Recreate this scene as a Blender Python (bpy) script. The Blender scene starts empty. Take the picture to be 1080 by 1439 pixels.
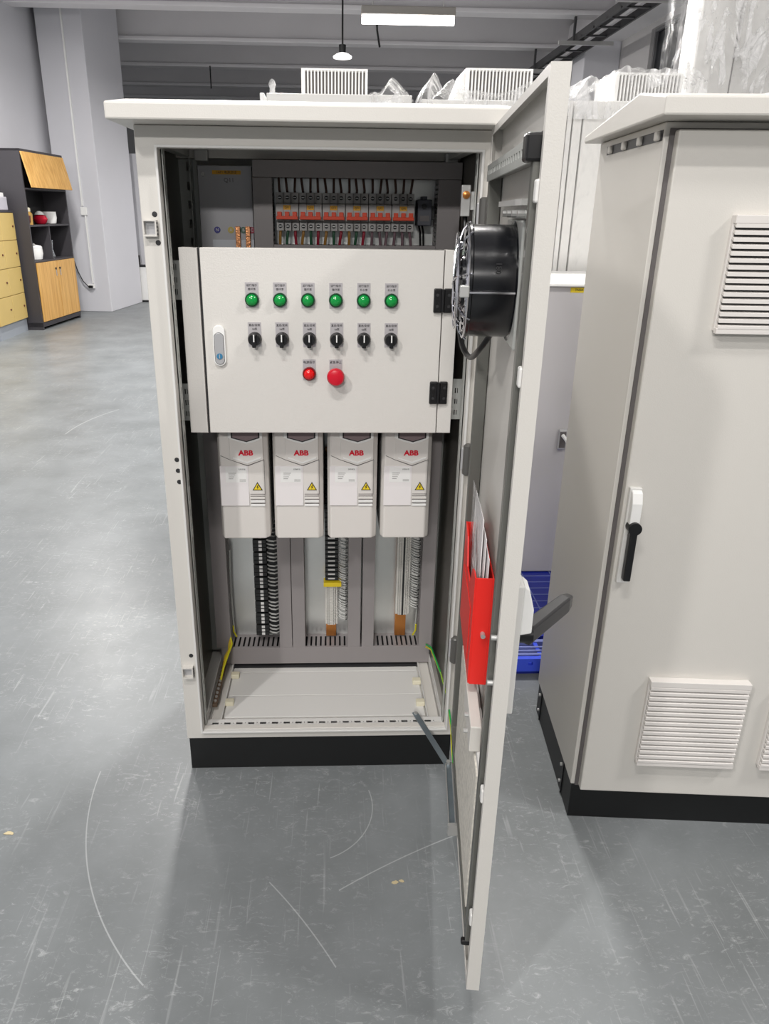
import bpy, math, random
from mathutils import Matrix, Vector, noise
R = math.radians
random.seed(7)
scn = bpy.context.scene
col = scn.collection
# ------------------------------------------------------------------ camera
F_PX, PPX, PPY = 997.8, 504.31, 665.11
cd = bpy.data.cameras.new('camera'); camo = bpy.data.objects.new('camera', cd); col.objects.link(camo)
cd.sensor_fit = 'HORIZONTAL'; cd.sensor_width = 36; cd.lens = F_PX * 36 / 1080
cd.shift_x = (540 - PPX) / 1080; cd.shift_y = (PPY - 719.5) / 1080
cd.clip_start = .02; cd.clip_end = 200
cr, cu, cf = Vector((.99937401, -.03354225, .01124773)), Vector((.00099795, .34453256, .93877384)), Vector((.03536379, .93817495, -.34435036))
CM = Matrix((cr, cu, -cf)).transposed().to_4x4(); CM.translation = Vector((.4400946, -1.74330653, 1.60528054))
camo.matrix_world = CM
scn.camera = camo
# ------------------------------------------------------------------ world, lights, exposure
w = bpy.data.worlds.new('world'); scn.world = w; w.use_nodes = True
w.node_tree.nodes['Background'].inputs[0].default_value = (.94, .97, 1, 1)
w.node_tree.nodes['Background'].inputs[1].default_value = .25
vs = scn.view_settings; vs.view_transform = 'Standard'; vs.look = 'None'; vs.gamma = 1; vs.use_curve_mapping = False
vs.exposure = 0.0
def area(name, loc, target, sx, sy, power, colr=(1, .97, .94)):
    ld = bpy.data.lights.new(name, 'AREA'); ld.shape = 'RECTANGLE'; ld.size = sx; ld.size_y = sy
    ld.energy = power; ld.color = colr
    o = bpy.data.objects.new(name, ld); col.objects.link(o); o.location = loc
    o.rotation_euler = (Vector(target) - Vector(loc)).to_track_quat('-Z', 'Y').to_euler()
    return o
area('ceiling_tube_and_fill_light', (.05, -1.9, 4.1), (.1, -1.5, 0), .9, .10, 58)
area('ceiling_tube_and_fill_light', (-1.75, -3.0, 4.1), (-1.2, -2.2, 0), .15, .5, 92)
area('ceiling_tube_and_fill_light', (-.6, -7.2, 4.1), (-.3, -4.5, 0), 1.2, .3, 210)
area('ceiling_tube_and_fill_light', (-.22, 4.4, 4.2), (-.2, 3.4, 0), .35, .15, 210)
area('ceiling_tube_and_fill_light', (3.3, -1.6, 4.1), (2.9, -1.2, 0), .5, .15, 75)  # fill light added to brighten the floor right of the door
area('ceiling_tube_and_fill_light', (.95, 2.1, 4.2), (1.0, .9, 0), .4, .15, 115)  # fill light added to brighten the floor between door and right cabinet
area('ceiling_tube_and_fill_light', (1.24, 7.1, 3.5), (1.24, 6.9, 0), 1.0, .1, 120)
area('ceiling_tube_and_fill_light', (-2.6, 6.6, 4.1), (-2.7, 6.6, 0), 1.2, .15, 190)
area('ceiling_tube_and_fill_light', (.9, 11.2, 4.1), (1.4, 11.2, 0), 1.2, .15, 200)
# ------------------------------------------------------------------ materials
def lin(c):
    c = c / 255
    return c / 12.92 if c <= .04045 else ((c + .055) / 1.055) ** 2.4
def mat(name, rgb, rough=.5, metal=0, spec=.5, bump=0, bscale=300, vary=0, vscale=3, emit=0, coat=0, alpha=1, trans=0):
    m = bpy.data.materials.new(name); m.use_nodes = True; nt = m.node_tree; b = nt.nodes['Principled BSDF']
    c = tuple(lin(v) for v in rgb) + (1,)
    b.inputs['Base Color'].default_value = c
    b.inputs['Roughness'].default_value = rough; b.inputs['Metallic'].default_value = metal
    b.inputs['Specular IOR Level'].default_value = spec
    if coat: b.inputs['Coat Weight'].default_value = coat; b.inputs['Coat Roughness'].default_value = .15
    if emit: b.inputs['Emission Color'].default_value = c; b.inputs['Emission Strength'].default_value = emit
    if alpha < 1: b.inputs['Alpha'].default_value = alpha
    if trans: b.inputs['Transmission Weight'].default_value = trans
    tc = None
    if bump or vary: tc = nt.nodes.new('ShaderNodeTexCoord')
    if bump:
        n = nt.nodes.new('ShaderNodeTexNoise'); n.inputs['Scale'].default_value = bscale; n.inputs['Detail'].default_value = 2
        bp = nt.nodes.new('ShaderNodeBump'); bp.inputs['Strength'].default_value = bump; bp.inputs['Distance'].default_value = .002
        nt.links.new(tc.outputs['Object'], n.inputs['Vector']); nt.links.new(n.outputs[0], bp.inputs['Height']); nt.links.new(bp.outputs[0], b.inputs['Normal'])
    if vary:
        n = nt.nodes.new('ShaderNodeTexNoise'); n.inputs['Scale'].default_value = vscale; n.inputs['Detail'].default_value = 5
        mx = nt.nodes.new('ShaderNodeMix'); mx.data_type = 'RGBA'
        mx.inputs[6].default_value = tuple(x * (1 - vary) for x in c[:3]) + (1,); mx.inputs[7].default_value = tuple(min(1, x * (1 + vary)) for x in c[:3]) + (1,)
        nt.links.new(tc.outputs['Object'], n.inputs['Vector']); nt.links.new(n.outputs[0], mx.inputs[0]); nt.links.new(mx.outputs[2], b.inputs['Base Color'])
    return m
PAINT = mat('beige_powder_coat', (208, 205, 199), .42, bump=.12, bscale=420)
PAINTW = mat('light_powder_coat', (216, 215, 212), .45)
BLACK = mat('black_plinth_paint', (11, 12, 13), .45, vary=.5, vscale=6)
BPLAS = mat('black_plastic', (16, 16, 18), .35)
BGLOSS = mat('black_gloss_metal', (14, 15, 19), .18, spec=.7)
DUCT = mat('grey_duct_plastic', (142, 137, 137), .5)
GALV = mat('galvanised_steel', (186, 188, 184), .42, metal=.45, vary=.12, vscale=14)
ZINC = mat('zinc_steel', (196, 196, 194), .35, metal=.6)
ARM = mat('blued_steel', (140, 152, 160), .32, metal=.7, vary=.2, vscale=30)
DARKM = mat('dark_gasket_rubber', (38, 38, 40), .6)
FRAME = mat('door_tube_frame', (114, 114, 109), .35, metal=.4)
DRIVE = mat('drive_plastic', (222, 218, 213), .5)
DRIVE2 = mat('drive_side_plastic', (150, 150, 148), .6)
LINE = mat('seam_shadow_grey', (96, 92, 92), .6)
WHITE = mat('white_plastic', (236, 236, 234), .4)
PAPER = mat('white_paper', (232, 228, 228), .7)
INK = mat('black_ink', (28, 26, 28), .6)
REDINK = mat('red_ink', (212, 8, 44), .5)
YEL = mat('yellow_label', (232, 205, 40), .5)
ORNL = mat('amber_label', (225, 168, 40), .5)
PLATE = mat('silver_name_plate', (190, 186, 188), .35, metal=.3)
GREEN = mat('green_lens', (0, 148, 62), .18, coat=.5)
GREEND = mat('green_bezel', (0, 66, 34), .3)
RED = mat('red_lens', (226, 8, 14), .18, coat=.5)
REDD = mat('red_bezel', (120, 8, 14), .3)
ESTOP = mat('red_mushroom', (206, 10, 40), .3)
BLUE = mat('blue_key_core', (52, 120, 160), .4)
HANDG = mat('handle_grey', (184, 184, 186), .3, metal=.3)
REDPL = mat('red_pocket_plastic', (226, 38, 30), .42)
CHROME = mat('chrome_wire', (215, 215, 220), .15, metal=1)
MESHW = mat('filter_mesh', (214, 210, 200), .8, bump=1, bscale=120, vary=.45, vscale=90)
BREAK = mat('breaker_body', (178, 176, 174), .45)
ORANGE = mat('orange_toggle', (222, 66, 22), .4)
COPPER = mat('copper_bar', (215, 150, 105), .3, metal=.9, bump=.4, bscale=200)
COPRAIL = mat('copper_tinted_rail', (196, 130, 70), .3, metal=.8)
TERM = mat('terminal_beige', (212, 210, 204), .55)
RELAY = mat('relay_black', (34, 36, 37), .45)
WIREG = mat('wire_sleeve_grey', (205, 205, 202), .5)
MODG = mat('module_dark_grey', (72, 74, 82), .5)
WBR, WYE, WGR, WRE = [mat(n, c, .45) for n, c in (('wire_brown', (72, 46, 38)), ('wire_ochre', (160, 116, 50)), ('wire_green', (30, 82, 54)), ('wire_red', (150, 22, 48)))]
WYG = mat('wire_yellow_green', (210, 200, 30), .45)
WGN = mat('wire_bright_green', (40, 165, 80), .45)
WVI = mat('wire_mauve', (120, 96, 104), .45)
CREAM = mat('cream_plastic', (222, 216, 192), .5)
WALL = mat('white_wall_plaster', (208, 208, 213), .8, bump=.2, bscale=12, vary=.04, vscale=1.2)
WALLR = mat('grey_wall_plaster', (186, 184, 184), .85, vary=.07, vscale=.9)
CEIL = mat('ceiling_concrete', (212, 210, 212), .85, vary=.14, vscale=.7)
RIB = mat('ceiling_rib_lit', (226, 224, 226), .8, vary=.06, vscale=1)  # lighter than the ceiling concrete: bounced floor light painted on beam undersides
WOOD = mat('light_oak', (214, 166, 92), .45)
YELL = mat('yellow_ply', (200, 174, 108), .45, vary=.05, vscale=6)
CHAR = mat('charcoal_board', (62, 60, 64), .5)
CHARD = mat('charcoal_inside', (20, 20, 22), .6)
KICK = mat('grey_kickboard', (150, 156, 164), .4)
TUBE = mat('lamp_tube_glow', (255, 250, 246), .5, emit=9)
PBLUE = mat('pallet_blue', (62, 88, 228), .35)
PBLUED = mat('pallet_blue_deck', (30, 44, 150), .3)
PLINE = mat('pallet_rib_blue', (120, 130, 190), .4)
DKGLASS = mat('dark_window_glass', (40, 42, 46), .15)
DKPIPE = mat('dark_pipe', (60, 60, 62), .5)
COWLIN = mat('cowl_dark_inside', (120, 116, 114), .7)
BAGGR = mat('grey_box', (186, 184, 192), .6)
GOLD = mat('gold_lid_jar', (190, 150, 80), .35)
REDP = mat('red_teapot_glaze', (190, 22, 50), .25)
BRN = mat('brown_glaze', (90, 44, 34), .3)
GLASS = mat('jug_glass', (225, 230, 235), .08, trans=.85)
TAN = mat('tan_scrap', (190, 176, 140), .8)
# wood grain
nt = WOOD.node_tree; b = nt.nodes['Principled BSDF']
tc = nt.nodes.new('ShaderNodeTexCoord'); mp = nt.nodes.new('ShaderNodeMapping'); mp.inputs['Scale'].default_value = (18, 18, .8)
n = nt.nodes.new('ShaderNodeTexNoise'); n.inputs['Scale'].default_value = 1.6; n.inputs['Detail'].default_value = 6
rp = nt.nodes.new('ShaderNodeValToRGB'); rp.color_ramp.elements[0].position = .35; rp.color_ramp.elements[1].position = .65
rp.color_ramp.elements[0].color = (lin(196), lin(146), lin(74), 1); rp.color_ramp.elements[1].color = (lin(222), lin(176), lin(104), 1)
nt.links.new(tc.outputs['Object'], mp.inputs[0]); nt.links.new(mp.outputs[0], n.inputs['Vector']); nt.links.new(n.outputs[0], rp.inputs[0]); nt.links.new(rp.outputs[0], b.inputs['Base Color'])
# painted concrete floor with mottling and scratches
FLOOR = mat('grey_epoxy_floor', (150, 154, 158), .28)
nt = FLOOR.node_tree; b = nt.nodes['Principled BSDF']; L = nt.links.new
tc = nt.nodes.new('ShaderNodeTexCoord')
def nz(scale, det, vec=None, rough=.6, dist=0):
    n = nt.nodes.new('ShaderNodeTexNoise'); n.inputs['Scale'].default_value = scale; n.inputs['Detail'].default_value = det; n.inputs['Roughness'].default_value = rough; n.inputs['Distortion'].default_value = dist
    L(vec or tc.outputs['Object'], n.inputs['Vector']); return n.outputs[0]
def ramp(src, p0, p1, c0=(0, 0, 0, 1), c1=(1, 1, 1, 1)):
    r = nt.nodes.new('ShaderNodeValToRGB'); r.color_ramp.elements[0].position = p0; r.color_ramp.elements[1].position = p1
    r.color_ramp.elements[0].color = c0; r.color_ramp.elements[1].color = c1; L(src, r.inputs[0]); return r.outputs[0]
def mth(op, a, bb=None, clamp=False):
    m = nt.nodes.new('ShaderNodeMath'); m.operation = op; m.use_clamp = clamp
    for i, v in enumerate((a, bb)):
        if v is None: continue
        if isinstance(v, (int, float)): m.inputs[i].default_value = v
        else: L(v, m.inputs[i])
    return m.outputs[0]
def mapn(rot, sc, loc=(0, 0, 0)):
    m = nt.nodes.new('ShaderNodeMapping'); m.inputs['Rotation'].default_value = (0, 0, rot); m.inputs['Scale'].default_value = sc; m.inputs['Location'].default_value = loc
    L(tc.outputs['Object'], m.inputs[0]); return m.outputs[0]
base = ramp(nz(2.2, 7, rough=.62), .3, .72, (lin(107), lin(111), lin(112), 1), (lin(129), lin(133), lin(135), 1))
scr = None
for i, (rot, sx, sy, th) in enumerate(((.3, 60, 2.2, .71), (1.2, 75, 3.0, .70), (2.2, 64, 2.4, .71), (-.5, 80, 3.4, .70), (1.7, 90, 2.6, .71), (.9, 46, 1.5, .73))):
    s = ramp(nz(1.0, 2, mapn(rot, (sx, sy, 1), (i * 3.7, i * 1.9, i)), .5, .8), th - .015, th + .03)
    scr = s if scr is None else mth('MAXIMUM', scr, s)
patch = ramp(nz(3.3, 4, mapn(.2, (1, 1, 1), (5, 2, 0))), .4, .6)
scr = mth('MULTIPLY', scr, mth('ADD', mth('MULTIPLY', patch, .85), .15))
fine = ramp(nz(24, 10, mapn(.4, (1, 2.2, 1)), .8, 1.4), .54, .7)
fine = mth('MULTIPLY', fine, mth('ADD', mth('MULTIPLY', patch, .4), .12))
# long curved scratches (distance to circle centres)
sep = nt.nodes.new('ShaderNodeSeparateXYZ'); L(tc.outputs['Object'], sep.inputs[0])
def arc(cx, cy, r, a0, a1, wd=.0018):
    dx = mth('SUBTRACT', sep.outputs[0], cx); dy = mth('SUBTRACT', sep.outputs[1], cy)
    d = mth('SQRT', mth('ADD', mth('MULTIPLY', dx, dx), mth('MULTIPLY', dy, dy)))
    ring = mth('LESS_THAN', mth('ABSOLUTE', mth('SUBTRACT', d, r)), wd)
    ang = mth('ARCTAN2', dy, dx); return mth('MULTIPLY', ring, mth('MULTIPLY', mth('GREATER_THAN', ang, a0), mth('LESS_THAN', ang, a1)))
arcs = None
ARCS = [(.548, .076, .82, -3.15, -2.28, .0016), (.36, -.15, .19, -1.2, .3, .0015)]
ARCS[0] = (.5957, -.0013, .866, -3.3, -2.30, .0017)
for a in ARCS + [(1.6, -2.3, 2.2, 1.95, 2.12, .0016), (-.2, 3.5, 1.4, 2.6, 3.14, .004), (-.75, -1.35, 1.4, .55, .75, .0015)]:
    s = arc(*a); arcs = s if arcs is None else mth('MAXIMUM', arcs, s)
allm = mth('ADD', mth('ADD', mth('MULTIPLY', scr, .2), fine), mth('MULTIPLY', arcs, .32), True)
mx = nt.nodes.new('ShaderNodeMix'); mx.data_type = 'RGBA'; L(allm, mx.inputs[0]); L(base, mx.inputs[6]); mx.inputs[7].default_value = (lin(205), lin(208), lin(208), 1)
L(mx.outputs[2], b.inputs['Base Color'])
rr = mth('ADD', mth('MULTIPLY', nz(5, 4), .16), .28); b.inputs['Specular IOR Level'].default_value = .33; L(rr, b.inputs['Roughness'])
bp = nt.nodes.new('ShaderNodeBump'); bp.inputs['Strength'].default_value = .05; bp.inputs['Distance'].default_value = .006
L(nz(7, 5), bp.inputs['Height']); L(bp.outputs[0], b.inputs['Normal'])
# clear stretch film
FILM = bpy.data.materials.new('clear_stretch_film'); FILM.use_nodes = True
nt = FILM.node_tree; nt.nodes.clear(); L = nt.links.new
out = nt.nodes.new('ShaderNodeOutputMaterial'); mix = nt.nodes.new('ShaderNodeMixShader'); tr = nt.nodes.new('ShaderNodeBsdfTransparent')
pb = nt.nodes.new('ShaderNodeBsdfPrincipled'); pb.inputs['Base Color'].default_value = (.8, .8, .8, 1); pb.inputs['Roughness'].default_value = .14
tc = nt.nodes.new('ShaderNodeTexCoord')
def nz2(sc, d, x=(1, 1, 1)):
    m = nt.nodes.new('ShaderNodeMapping'); m.inputs['Scale'].default_value = x; L(tc.outputs['Object'], m.inputs[0])
    n = nt.nodes.new('ShaderNodeTexNoise'); n.inputs['Scale'].default_value = sc; n.inputs['Detail'].default_value = d; n.inputs['Distortion'].default_value = 1.5
    L(m.outputs[0], n.inputs['Vector']); return n.outputs[0]
bp = nt.nodes.new('ShaderNodeBump'); bp.inputs['Strength'].default_value = 1; bp.inputs['Distance'].default_value = .03
L(nz2(9, 4), bp.inputs['Height']); L(bp.outputs[0], pb.inputs['Normal'])
rm = nt.nodes.new('ShaderNodeValToRGB'); rm.color_ramp.elements[0].position = .5; rm.color_ramp.elements[0].color = (.2, .2, .2, 1)
rm.color_ramp.elements[1].position = .62; rm.color_ramp.elements[1].color = (.75, .75, .75, 1)
L(nz2(14, 3, (1, 1, .35)), rm.inputs[0]); L(rm.outputs[0], mix.inputs[0]); L(tr.outputs[0], mix.inputs[1]); L(pb.outputs[0], mix.inputs[2]); L(mix.outputs[0], out.inputs[0])
FILM2 = FILM.copy(); FILM2.name = 'thin_stretch_film'
for n_ in FILM2.node_tree.nodes:
    if n_.type == 'VALTORGB':
        n_.color_ramp.elements[0].color = (.06, .06, .06, 1); n_.color_ramp.elements[1].color = (.22, .22, .22, 1); n_.color_ramp.elements[1].position = .7
    if n_.type == 'BUMP': n_.inputs['Strength'].default_value = .18
LOUV = mat('grille_plastic', (218, 214, 210), .45)
LOWC = mat('low_cabinet_grey', (186, 184, 186), .4)  # low cabinet body, greyer and darker than the other cabinet coats
# ------------------------------------------------------------------ geometry helpers
WM = {}
def tag(o, label=None, cat=None, group=None, kind=None):
    if label: o['label'] = label
    if cat: o['category'] = cat
    if group: o['group'] = group
    if kind: o['kind'] = kind
    return o
def thing(name, loc, label, cat, group=None, rot=0, M=None):
    o = bpy.data.objects.new(name, None); col.objects.link(o); o.empty_display_size = .05
    m = M if M is not None else Matrix.Translation(loc) @ Matrix.Rotation(rot, 4, 'Z')
    o.matrix_world = m; WM[o] = m.copy()
    return tag(o, label, cat, group)
class MB:
    def __init__(s, M=None): s.v = []; s.f = []; s.M = M or Matrix()
    def add(s, vs, fs):
        k = len(s.v); s.v += [s.M @ Vector(p) for p in vs]; s.f += [tuple(i + k for i in f) for f in fs]; return s
    def box(s, x0, x1, y0, y1, z0, z1):
        return s.add([(x0, y0, z0), (x1, y0, z0), (x1, y1, z0), (x0, y1, z0), (x0, y0, z1), (x1, y0, z1), (x1, y1, z1), (x0, y1, z1)],
                     [(0, 3, 2, 1), (4, 5, 6, 7), (0, 1, 5, 4), (1, 2, 6, 5), (2, 3, 7, 6), (3, 0, 4, 7)])
    def cyl(s, p0, p1, r0, r1=None, n=20, cap=True):
        r1 = r0 if r1 is None else r1; p0, p1 = Vector(p0), Vector(p1); d = (p1 - p0).normalized()
        a = d.orthogonal().normalized(); bb = d.cross(a); vs = []
        for p, r in ((p0, r0), (p1, r1)):
            for i in range(n): t = 2 * math.pi * i / n; vs.append(p + (a * math.cos(t) + bb * math.sin(t)) * r)
        fs = [(i, (i + 1) % n, n + (i + 1) % n, n + i) for i in range(n)]
        if cap: fs += [tuple(reversed(range(n))), tuple(range(n, 2 * n))]
        return s.add(vs, fs)
    def lathe(s, p0, axis, prof, n=24):   # prof: (dist along axis, radius)
        p0, d = Vector(p0), Vector(axis).normalized(); a = d.orthogonal().normalized(); bb = d.cross(a); vs = []
        for h, r in prof:
            for i in range(n): t = 2 * math.pi * i / n; vs.append(p0 + d * h + (a * math.cos(t) + bb * math.sin(t)) * max(r, 1e-5))
        fs = []
        for k in range(len(prof) - 1): fs += [(k * n + i, k * n + (i + 1) % n, (k + 1) * n + (i + 1) % n, (k + 1) * n + i) for i in range(n)]
        fs += [tuple(reversed(range(n))), tuple(range((len(prof) - 1) * n, len(prof) * n))]
        return s.add(vs, fs)
    def prism(s, pts, ax, a0, a1):       # polygon in the other two axes, extruded along ax
        def P(p, a): q = list(p); q.insert(ax, a); return tuple(q)
        n = len(pts); vs = [P(p, a0) for p in pts] + [P(p, a1) for p in pts]
        fs = [(i, (i + 1) % n, n + (i + 1) % n, n + i) for i in range(n)] + [tuple(reversed(range(n))), tuple(range(n, 2 * n))]
        return s.add(vs, fs)
    def tube(s, pts, r, n=8):
        pts = [Vector(p) for p in pts]; vs = []; a = None
        for i, p in enumerate(pts):
            d = (pts[min(i + 1, len(pts) - 1)] - pts[max(i - 1, 0)]).normalized()
            a = d.orthogonal().normalized() if a is None else (a - d * a.dot(d)).normalized(); bb = d.cross(a)
            for k in range(n): t = 2 * math.pi * k / n; vs.append(p + (a * math.cos(t) + bb * math.sin(t)) * r)
        fs = [(i * n + k, i * n + (k + 1) % n, (i + 1) * n + (k + 1) % n, (i + 1) * n + k) for i in range(len(pts) - 1) for k in range(n)]
        fs += [tuple(reversed(range(n))), tuple(range((len(pts) - 1) * n, len(pts) * n))]
        return s.add(vs, fs)
    def holed(s, ax, a0, a1, u0, u1, w0, w1, holes):  # slab between a0,a1 on axis ax with rectangular holes (u0,u1,w0,w1)
        us = sorted({u0, u1, *[h[0] for h in holes], *[h[1] for h in holes]}); ws = sorted({w0, w1, *[h[2] for h in holes], *[h[3] for h in holes]})
        us = [x for x in us if u0 <= x <= u1]; ws = [x for x in ws if w0 <= x <= w1]
        def solid(i, j):
            if i < 0 or j < 0 or i >= len(us) - 1 or j >= len(ws) - 1: return False
            cu_, cw = (us[i] + us[i + 1]) / 2, (ws[j] + ws[j + 1]) / 2
            return not any(h[0] < cu_ < h[1] and h[2] < cw < h[3] for h in holes)
        def P(u, w_, a): q = [u, w_]; q.insert(ax, a); return tuple(q)
        for i in range(len(us) - 1):
            for j in range(len(ws) - 1):
                if not solid(i, j): continue
                A, B, C, D_ = (us[i], ws[j]), (us[i + 1], ws[j]), (us[i + 1], ws[j + 1]), (us[i], ws[j + 1])
                s.add([P(*q, a0) for q in (A, B, C, D_)], [(0, 1, 2, 3)]); s.add([P(*q, a1) for q in (A, B, C, D_)], [(3, 2, 1, 0)])
                for (p, q, di, dj) in ((A, B, 0, -1), (B, C, 1, 0), (C, D_, 0, 1), (D_, A, -1, 0)):
                    if not solid(i + di, j + dj): s.add([P(*p, a0), P(*q, a0), P(*q, a1), P(*p, a1)], [(0, 1, 2, 3)])
        return s
    def build(s, name, m, parent=None, bevel=0, seg=2, smooth=False, label=None, kind=None, weld=False):
        me = bpy.data.meshes.new(name); me.from_pydata([tuple(v) for v in s.v], [], s.f); me.validate(); me.update()
        me.materials.append(m); o = bpy.data.objects.new(name, me); col.objects.link(o)
        import bmesh
        bm = bmesh.new(); bm.from_mesh(me)
        if weld or bevel: bmesh.ops.remove_doubles(bm, verts=bm.verts, dist=1e-6)
        bmesh.ops.recalc_face_normals(bm, faces=bm.faces); bm.to_mesh(me); bm.free()
        if smooth:
            for p in me.polygons: p.use_smooth = True
            try: me.set_sharp_from_angle(angle=R(38))
            except Exception: pass
        if parent is not None:
            o.parent = parent; o.matrix_parent_inverse = WM[parent].inverted()
        WM[o] = Matrix()
        if bevel:
            md = o.modifiers.new('bevel', 'BEVEL'); md.width = bevel; md.segments = seg; md.limit_method = 'ANGLE'; md.angle_limit = R(40)
        if label: o['label'] = label
        if kind: o['kind'] = kind
        return o
def text(body, size, M, m, parent, name='lettering', depth=.0003, align='CENTER', bold=0, xs=1):
    cu_ = bpy.data.curves.new('t', 'FONT'); cu_.body = body; cu_.size = size; cu_.align_x = align; cu_.align_y = 'CENTER'; cu_.extrude = depth; cu_.offset = bold; cu_.resolution_u = 2
    to = bpy.data.objects.new('t', cu_); col.objects.link(to); dg = bpy.context.evaluated_depsgraph_get()
    me = bpy.data.meshes.new_from_object(to.evaluated_get(dg)); bpy.data.objects.remove(to); bpy.data.curves.remove(cu_)
    me.transform(M @ Matrix.Diagonal((xs, 1, 1, 1))); me.materials.clear(); me.materials.append(m)
    o = bpy.data.objects.new(name, me); col.objects.link(o)
    if parent is not None: o.parent = parent; o.matrix_parent_inverse = WM[parent].inverted()
    WM[o] = Matrix(); return o
FRONT = Matrix.Rotation(R(90), 4, 'X')    # text facing -y
def at(x, y, z, base=FRONT): return Matrix.Translation((x, y, z)) @ base
def kids(o): return list(o.children)
def clone(o, parent=None):
    c = o.copy(); col.objects.link(c)
    if parent is not None: c.parent = parent; c.matrix_parent_inverse = o.matrix_parent_inverse.copy()
    for k in CH.get(o, []): clone(k, c)
    return c
CH = {}
def index_children():
    CH.clear()
    for o in bpy.data.objects:
        if o.parent: CH.setdefault(o.parent, []).append(o)
def copy_to(root, dx, dy, dz, label, rotz=0):
    c = clone(root); c.matrix_world = Matrix.Translation((dx, dy, dz)) @ WM[root]; c['label'] = label; return c
def struct(mb, name, m, **k): o = mb.build(name, m, **k); o['kind'] = 'structure'; return o
# ------------------------------------------------------------------ the room
struct(MB().box(-9, 9, -7, 23, -.1, 0), 'floor', FLOOR)
struct(MB().box(-9, 9, -7, 23, 4.78, 4.9), 'ceiling', CEIL)
struct(MB().box(-9, 9, 22.2, 22.4, 0, 4.9), 'wall_back', WALLR)
struct(MB().prism([(-5.60, -7), (-5.4, -7), (-3.95, 12.2), (-4.15, 12.2)], 2, 0, 4.78), 'wall_left', WALL)
struct(MB().box(-4.3, .6, 12.2, 12.35, 0, 2.55), 'wall_partition', WALL)
struct(MB().prism([(-3.97, 10.56), (-3.27, 10.5), (-3.11, 11.88), (-4.0, 12.0)], 2, 0, 4.78), 'trim_1', WALL, bevel=.01)
k = 2
for y in (-3.6, -1.4, .9, 3.1, 5.4, 7.65, 9.9, 12.06, 14.33, 16.65, 18.6):
    rb_ = struct(MB().prism([(y + .02, 4.34), (y + .18, 4.34), (y + .28, 4.78), (y - .04, 4.78)], 0, -5.3, 4.5), 'trim_%d' % k, CEIL); k += 1
    MB().box(-5.3, 4.46, y - .03, y + .23, 4.285, 4.345).build('beam_flange', RIB, rb_, bevel=.008)
struct(MB().box(4.44, 5.02, -7, 22, 4.20, 4.62), 'trim_%d' % k, RIB); k += 1
# right wall with a high window
wr = struct(MB().holed(0, 5.0, 5.25, -7, 22, 0, 4.78, [(8.95, 9.85, 3.45, 4.12)]), 'wall_right', WALLR)
win = struct(MB().holed(0, 5.05, 5.12, 8.9, 9.9, 3.4, 4.17, [(8.99, 9.38, 3.49, 4.08), (9.43, 9.81, 3.49, 4.08)]), 'window_1', mat('window_frame_grey', (120, 120, 122), .5))
MB().box(5.085, 5.095, 8.98, 9.82, 3.48, 4.09).build('window_pane', DKGLASS, win)
struct(MB().box(4.42, 5.0, 11.0, 11.6, 0, 4.25), 'trim_%d' % k, WALL, bevel=.02); k += 1
struct(MB().box(4.9, 5.0, 11.6, 13.2, 0, 4.25), 'trim_%d' % k, WALLR); k += 1
# wall conduit and socket
t = thing('cable_conduit', (-3.55, 10.5, .3), 'thin white cable conduit running down the left column to a socket', 'conduit')
MB().box(-3.577, -3.553, 10.50, 10.527, 1.66, 4.76).build('conduit_run', WHITE, t)
MB().box(-3.60, -3.50, 10.485, 10.525, 1.52, 1.64).build('junction_box', WHITE, t, bevel=.008)
MB().box(-3.545, -3.523, 10.495, 10.525, .46, 1.52).build('conduit_run', WHITE, t)
MB().box(-3.62, -3.51, 10.48, 10.525, .38, .45).build('socket', WHITE, t, bevel=.006)
MB().box(-3.60, -3.53, 10.44, 10.48, .39, .43).build('plug', BPLAS, t, bevel=.01)
MB().tube([(-3.60, 10.46, .41), (-3.68, 10.46, .5), (-3.75, 10.47, .66), (-3.80, 10.48, .85)], .008).build('cord', BPLAS, t)
# fluorescent fixture in view
t = thing('fluorescent_light', (1.24, 7.1, 3.6), 'long lit fluorescent batten light hung under the ceiling beams', 'lamp')
MB().box(.736, 1.748, 7.04, 7.16, 3.60, 3.68).build('housing', mat('lamp_housing', (150, 146, 140), .5), t, bevel=.01)
MB().cyl((.745, 7.1, 3.56), (1.74, 7.1, 3.56), .045, n=16).build('tube', TUBE, t, smooth=True)
for x in (.86, 1.62):
    MB().cyl((x, 7.1, 3.68), (x, 7.1, 4.78), .006, n=6).build('hanger_rod', ZINC, t)
# pendant
t = thing('pendant_lamp', (.563, 9.4, 3.6), 'small round white pendant lamp on a dark cord', 'lamp')
MB().lathe((.563, 9.4, 3.60), (0, 0, 1), [(0, .02), (.0, .125), (.02, .13), (.05, .085), (.06, .06)], 24).build('shade', mat('pendant_glow', (255, 252, 250), .4, emit=1.6), t, smooth=True)
MB().cyl((.563, 9.4, 3.655), (.563, 9.4, 3.76), .045, .05, n=14).build('lamp_cap', BPLAS, t, smooth=True)
MB().cyl((.563, 9.4, 3.76), (.563, 9.4, 4.78), .012, n=8).build('cord', BPLAS, t)
o = MB().tube([(1.05, 9.9, 4.3), (1.06, 9.9, 4.05), (1.09, 9.92, 3.9), (1.10, 9.9, 3.84)], .014).build('hanging_cable', BPLAS); tag(o, 'short black cable hanging from a ceiling beam right of the pendant lamp', 'cable')
o = MB().tube([(-2.0, 14.3, 4.3), (-2.0, 14.3, 3.9)], .012).build('hanging_cable', BPLAS); tag(o, 'thin black cable hanging from a far beam beside the left column', 'cable')
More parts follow.
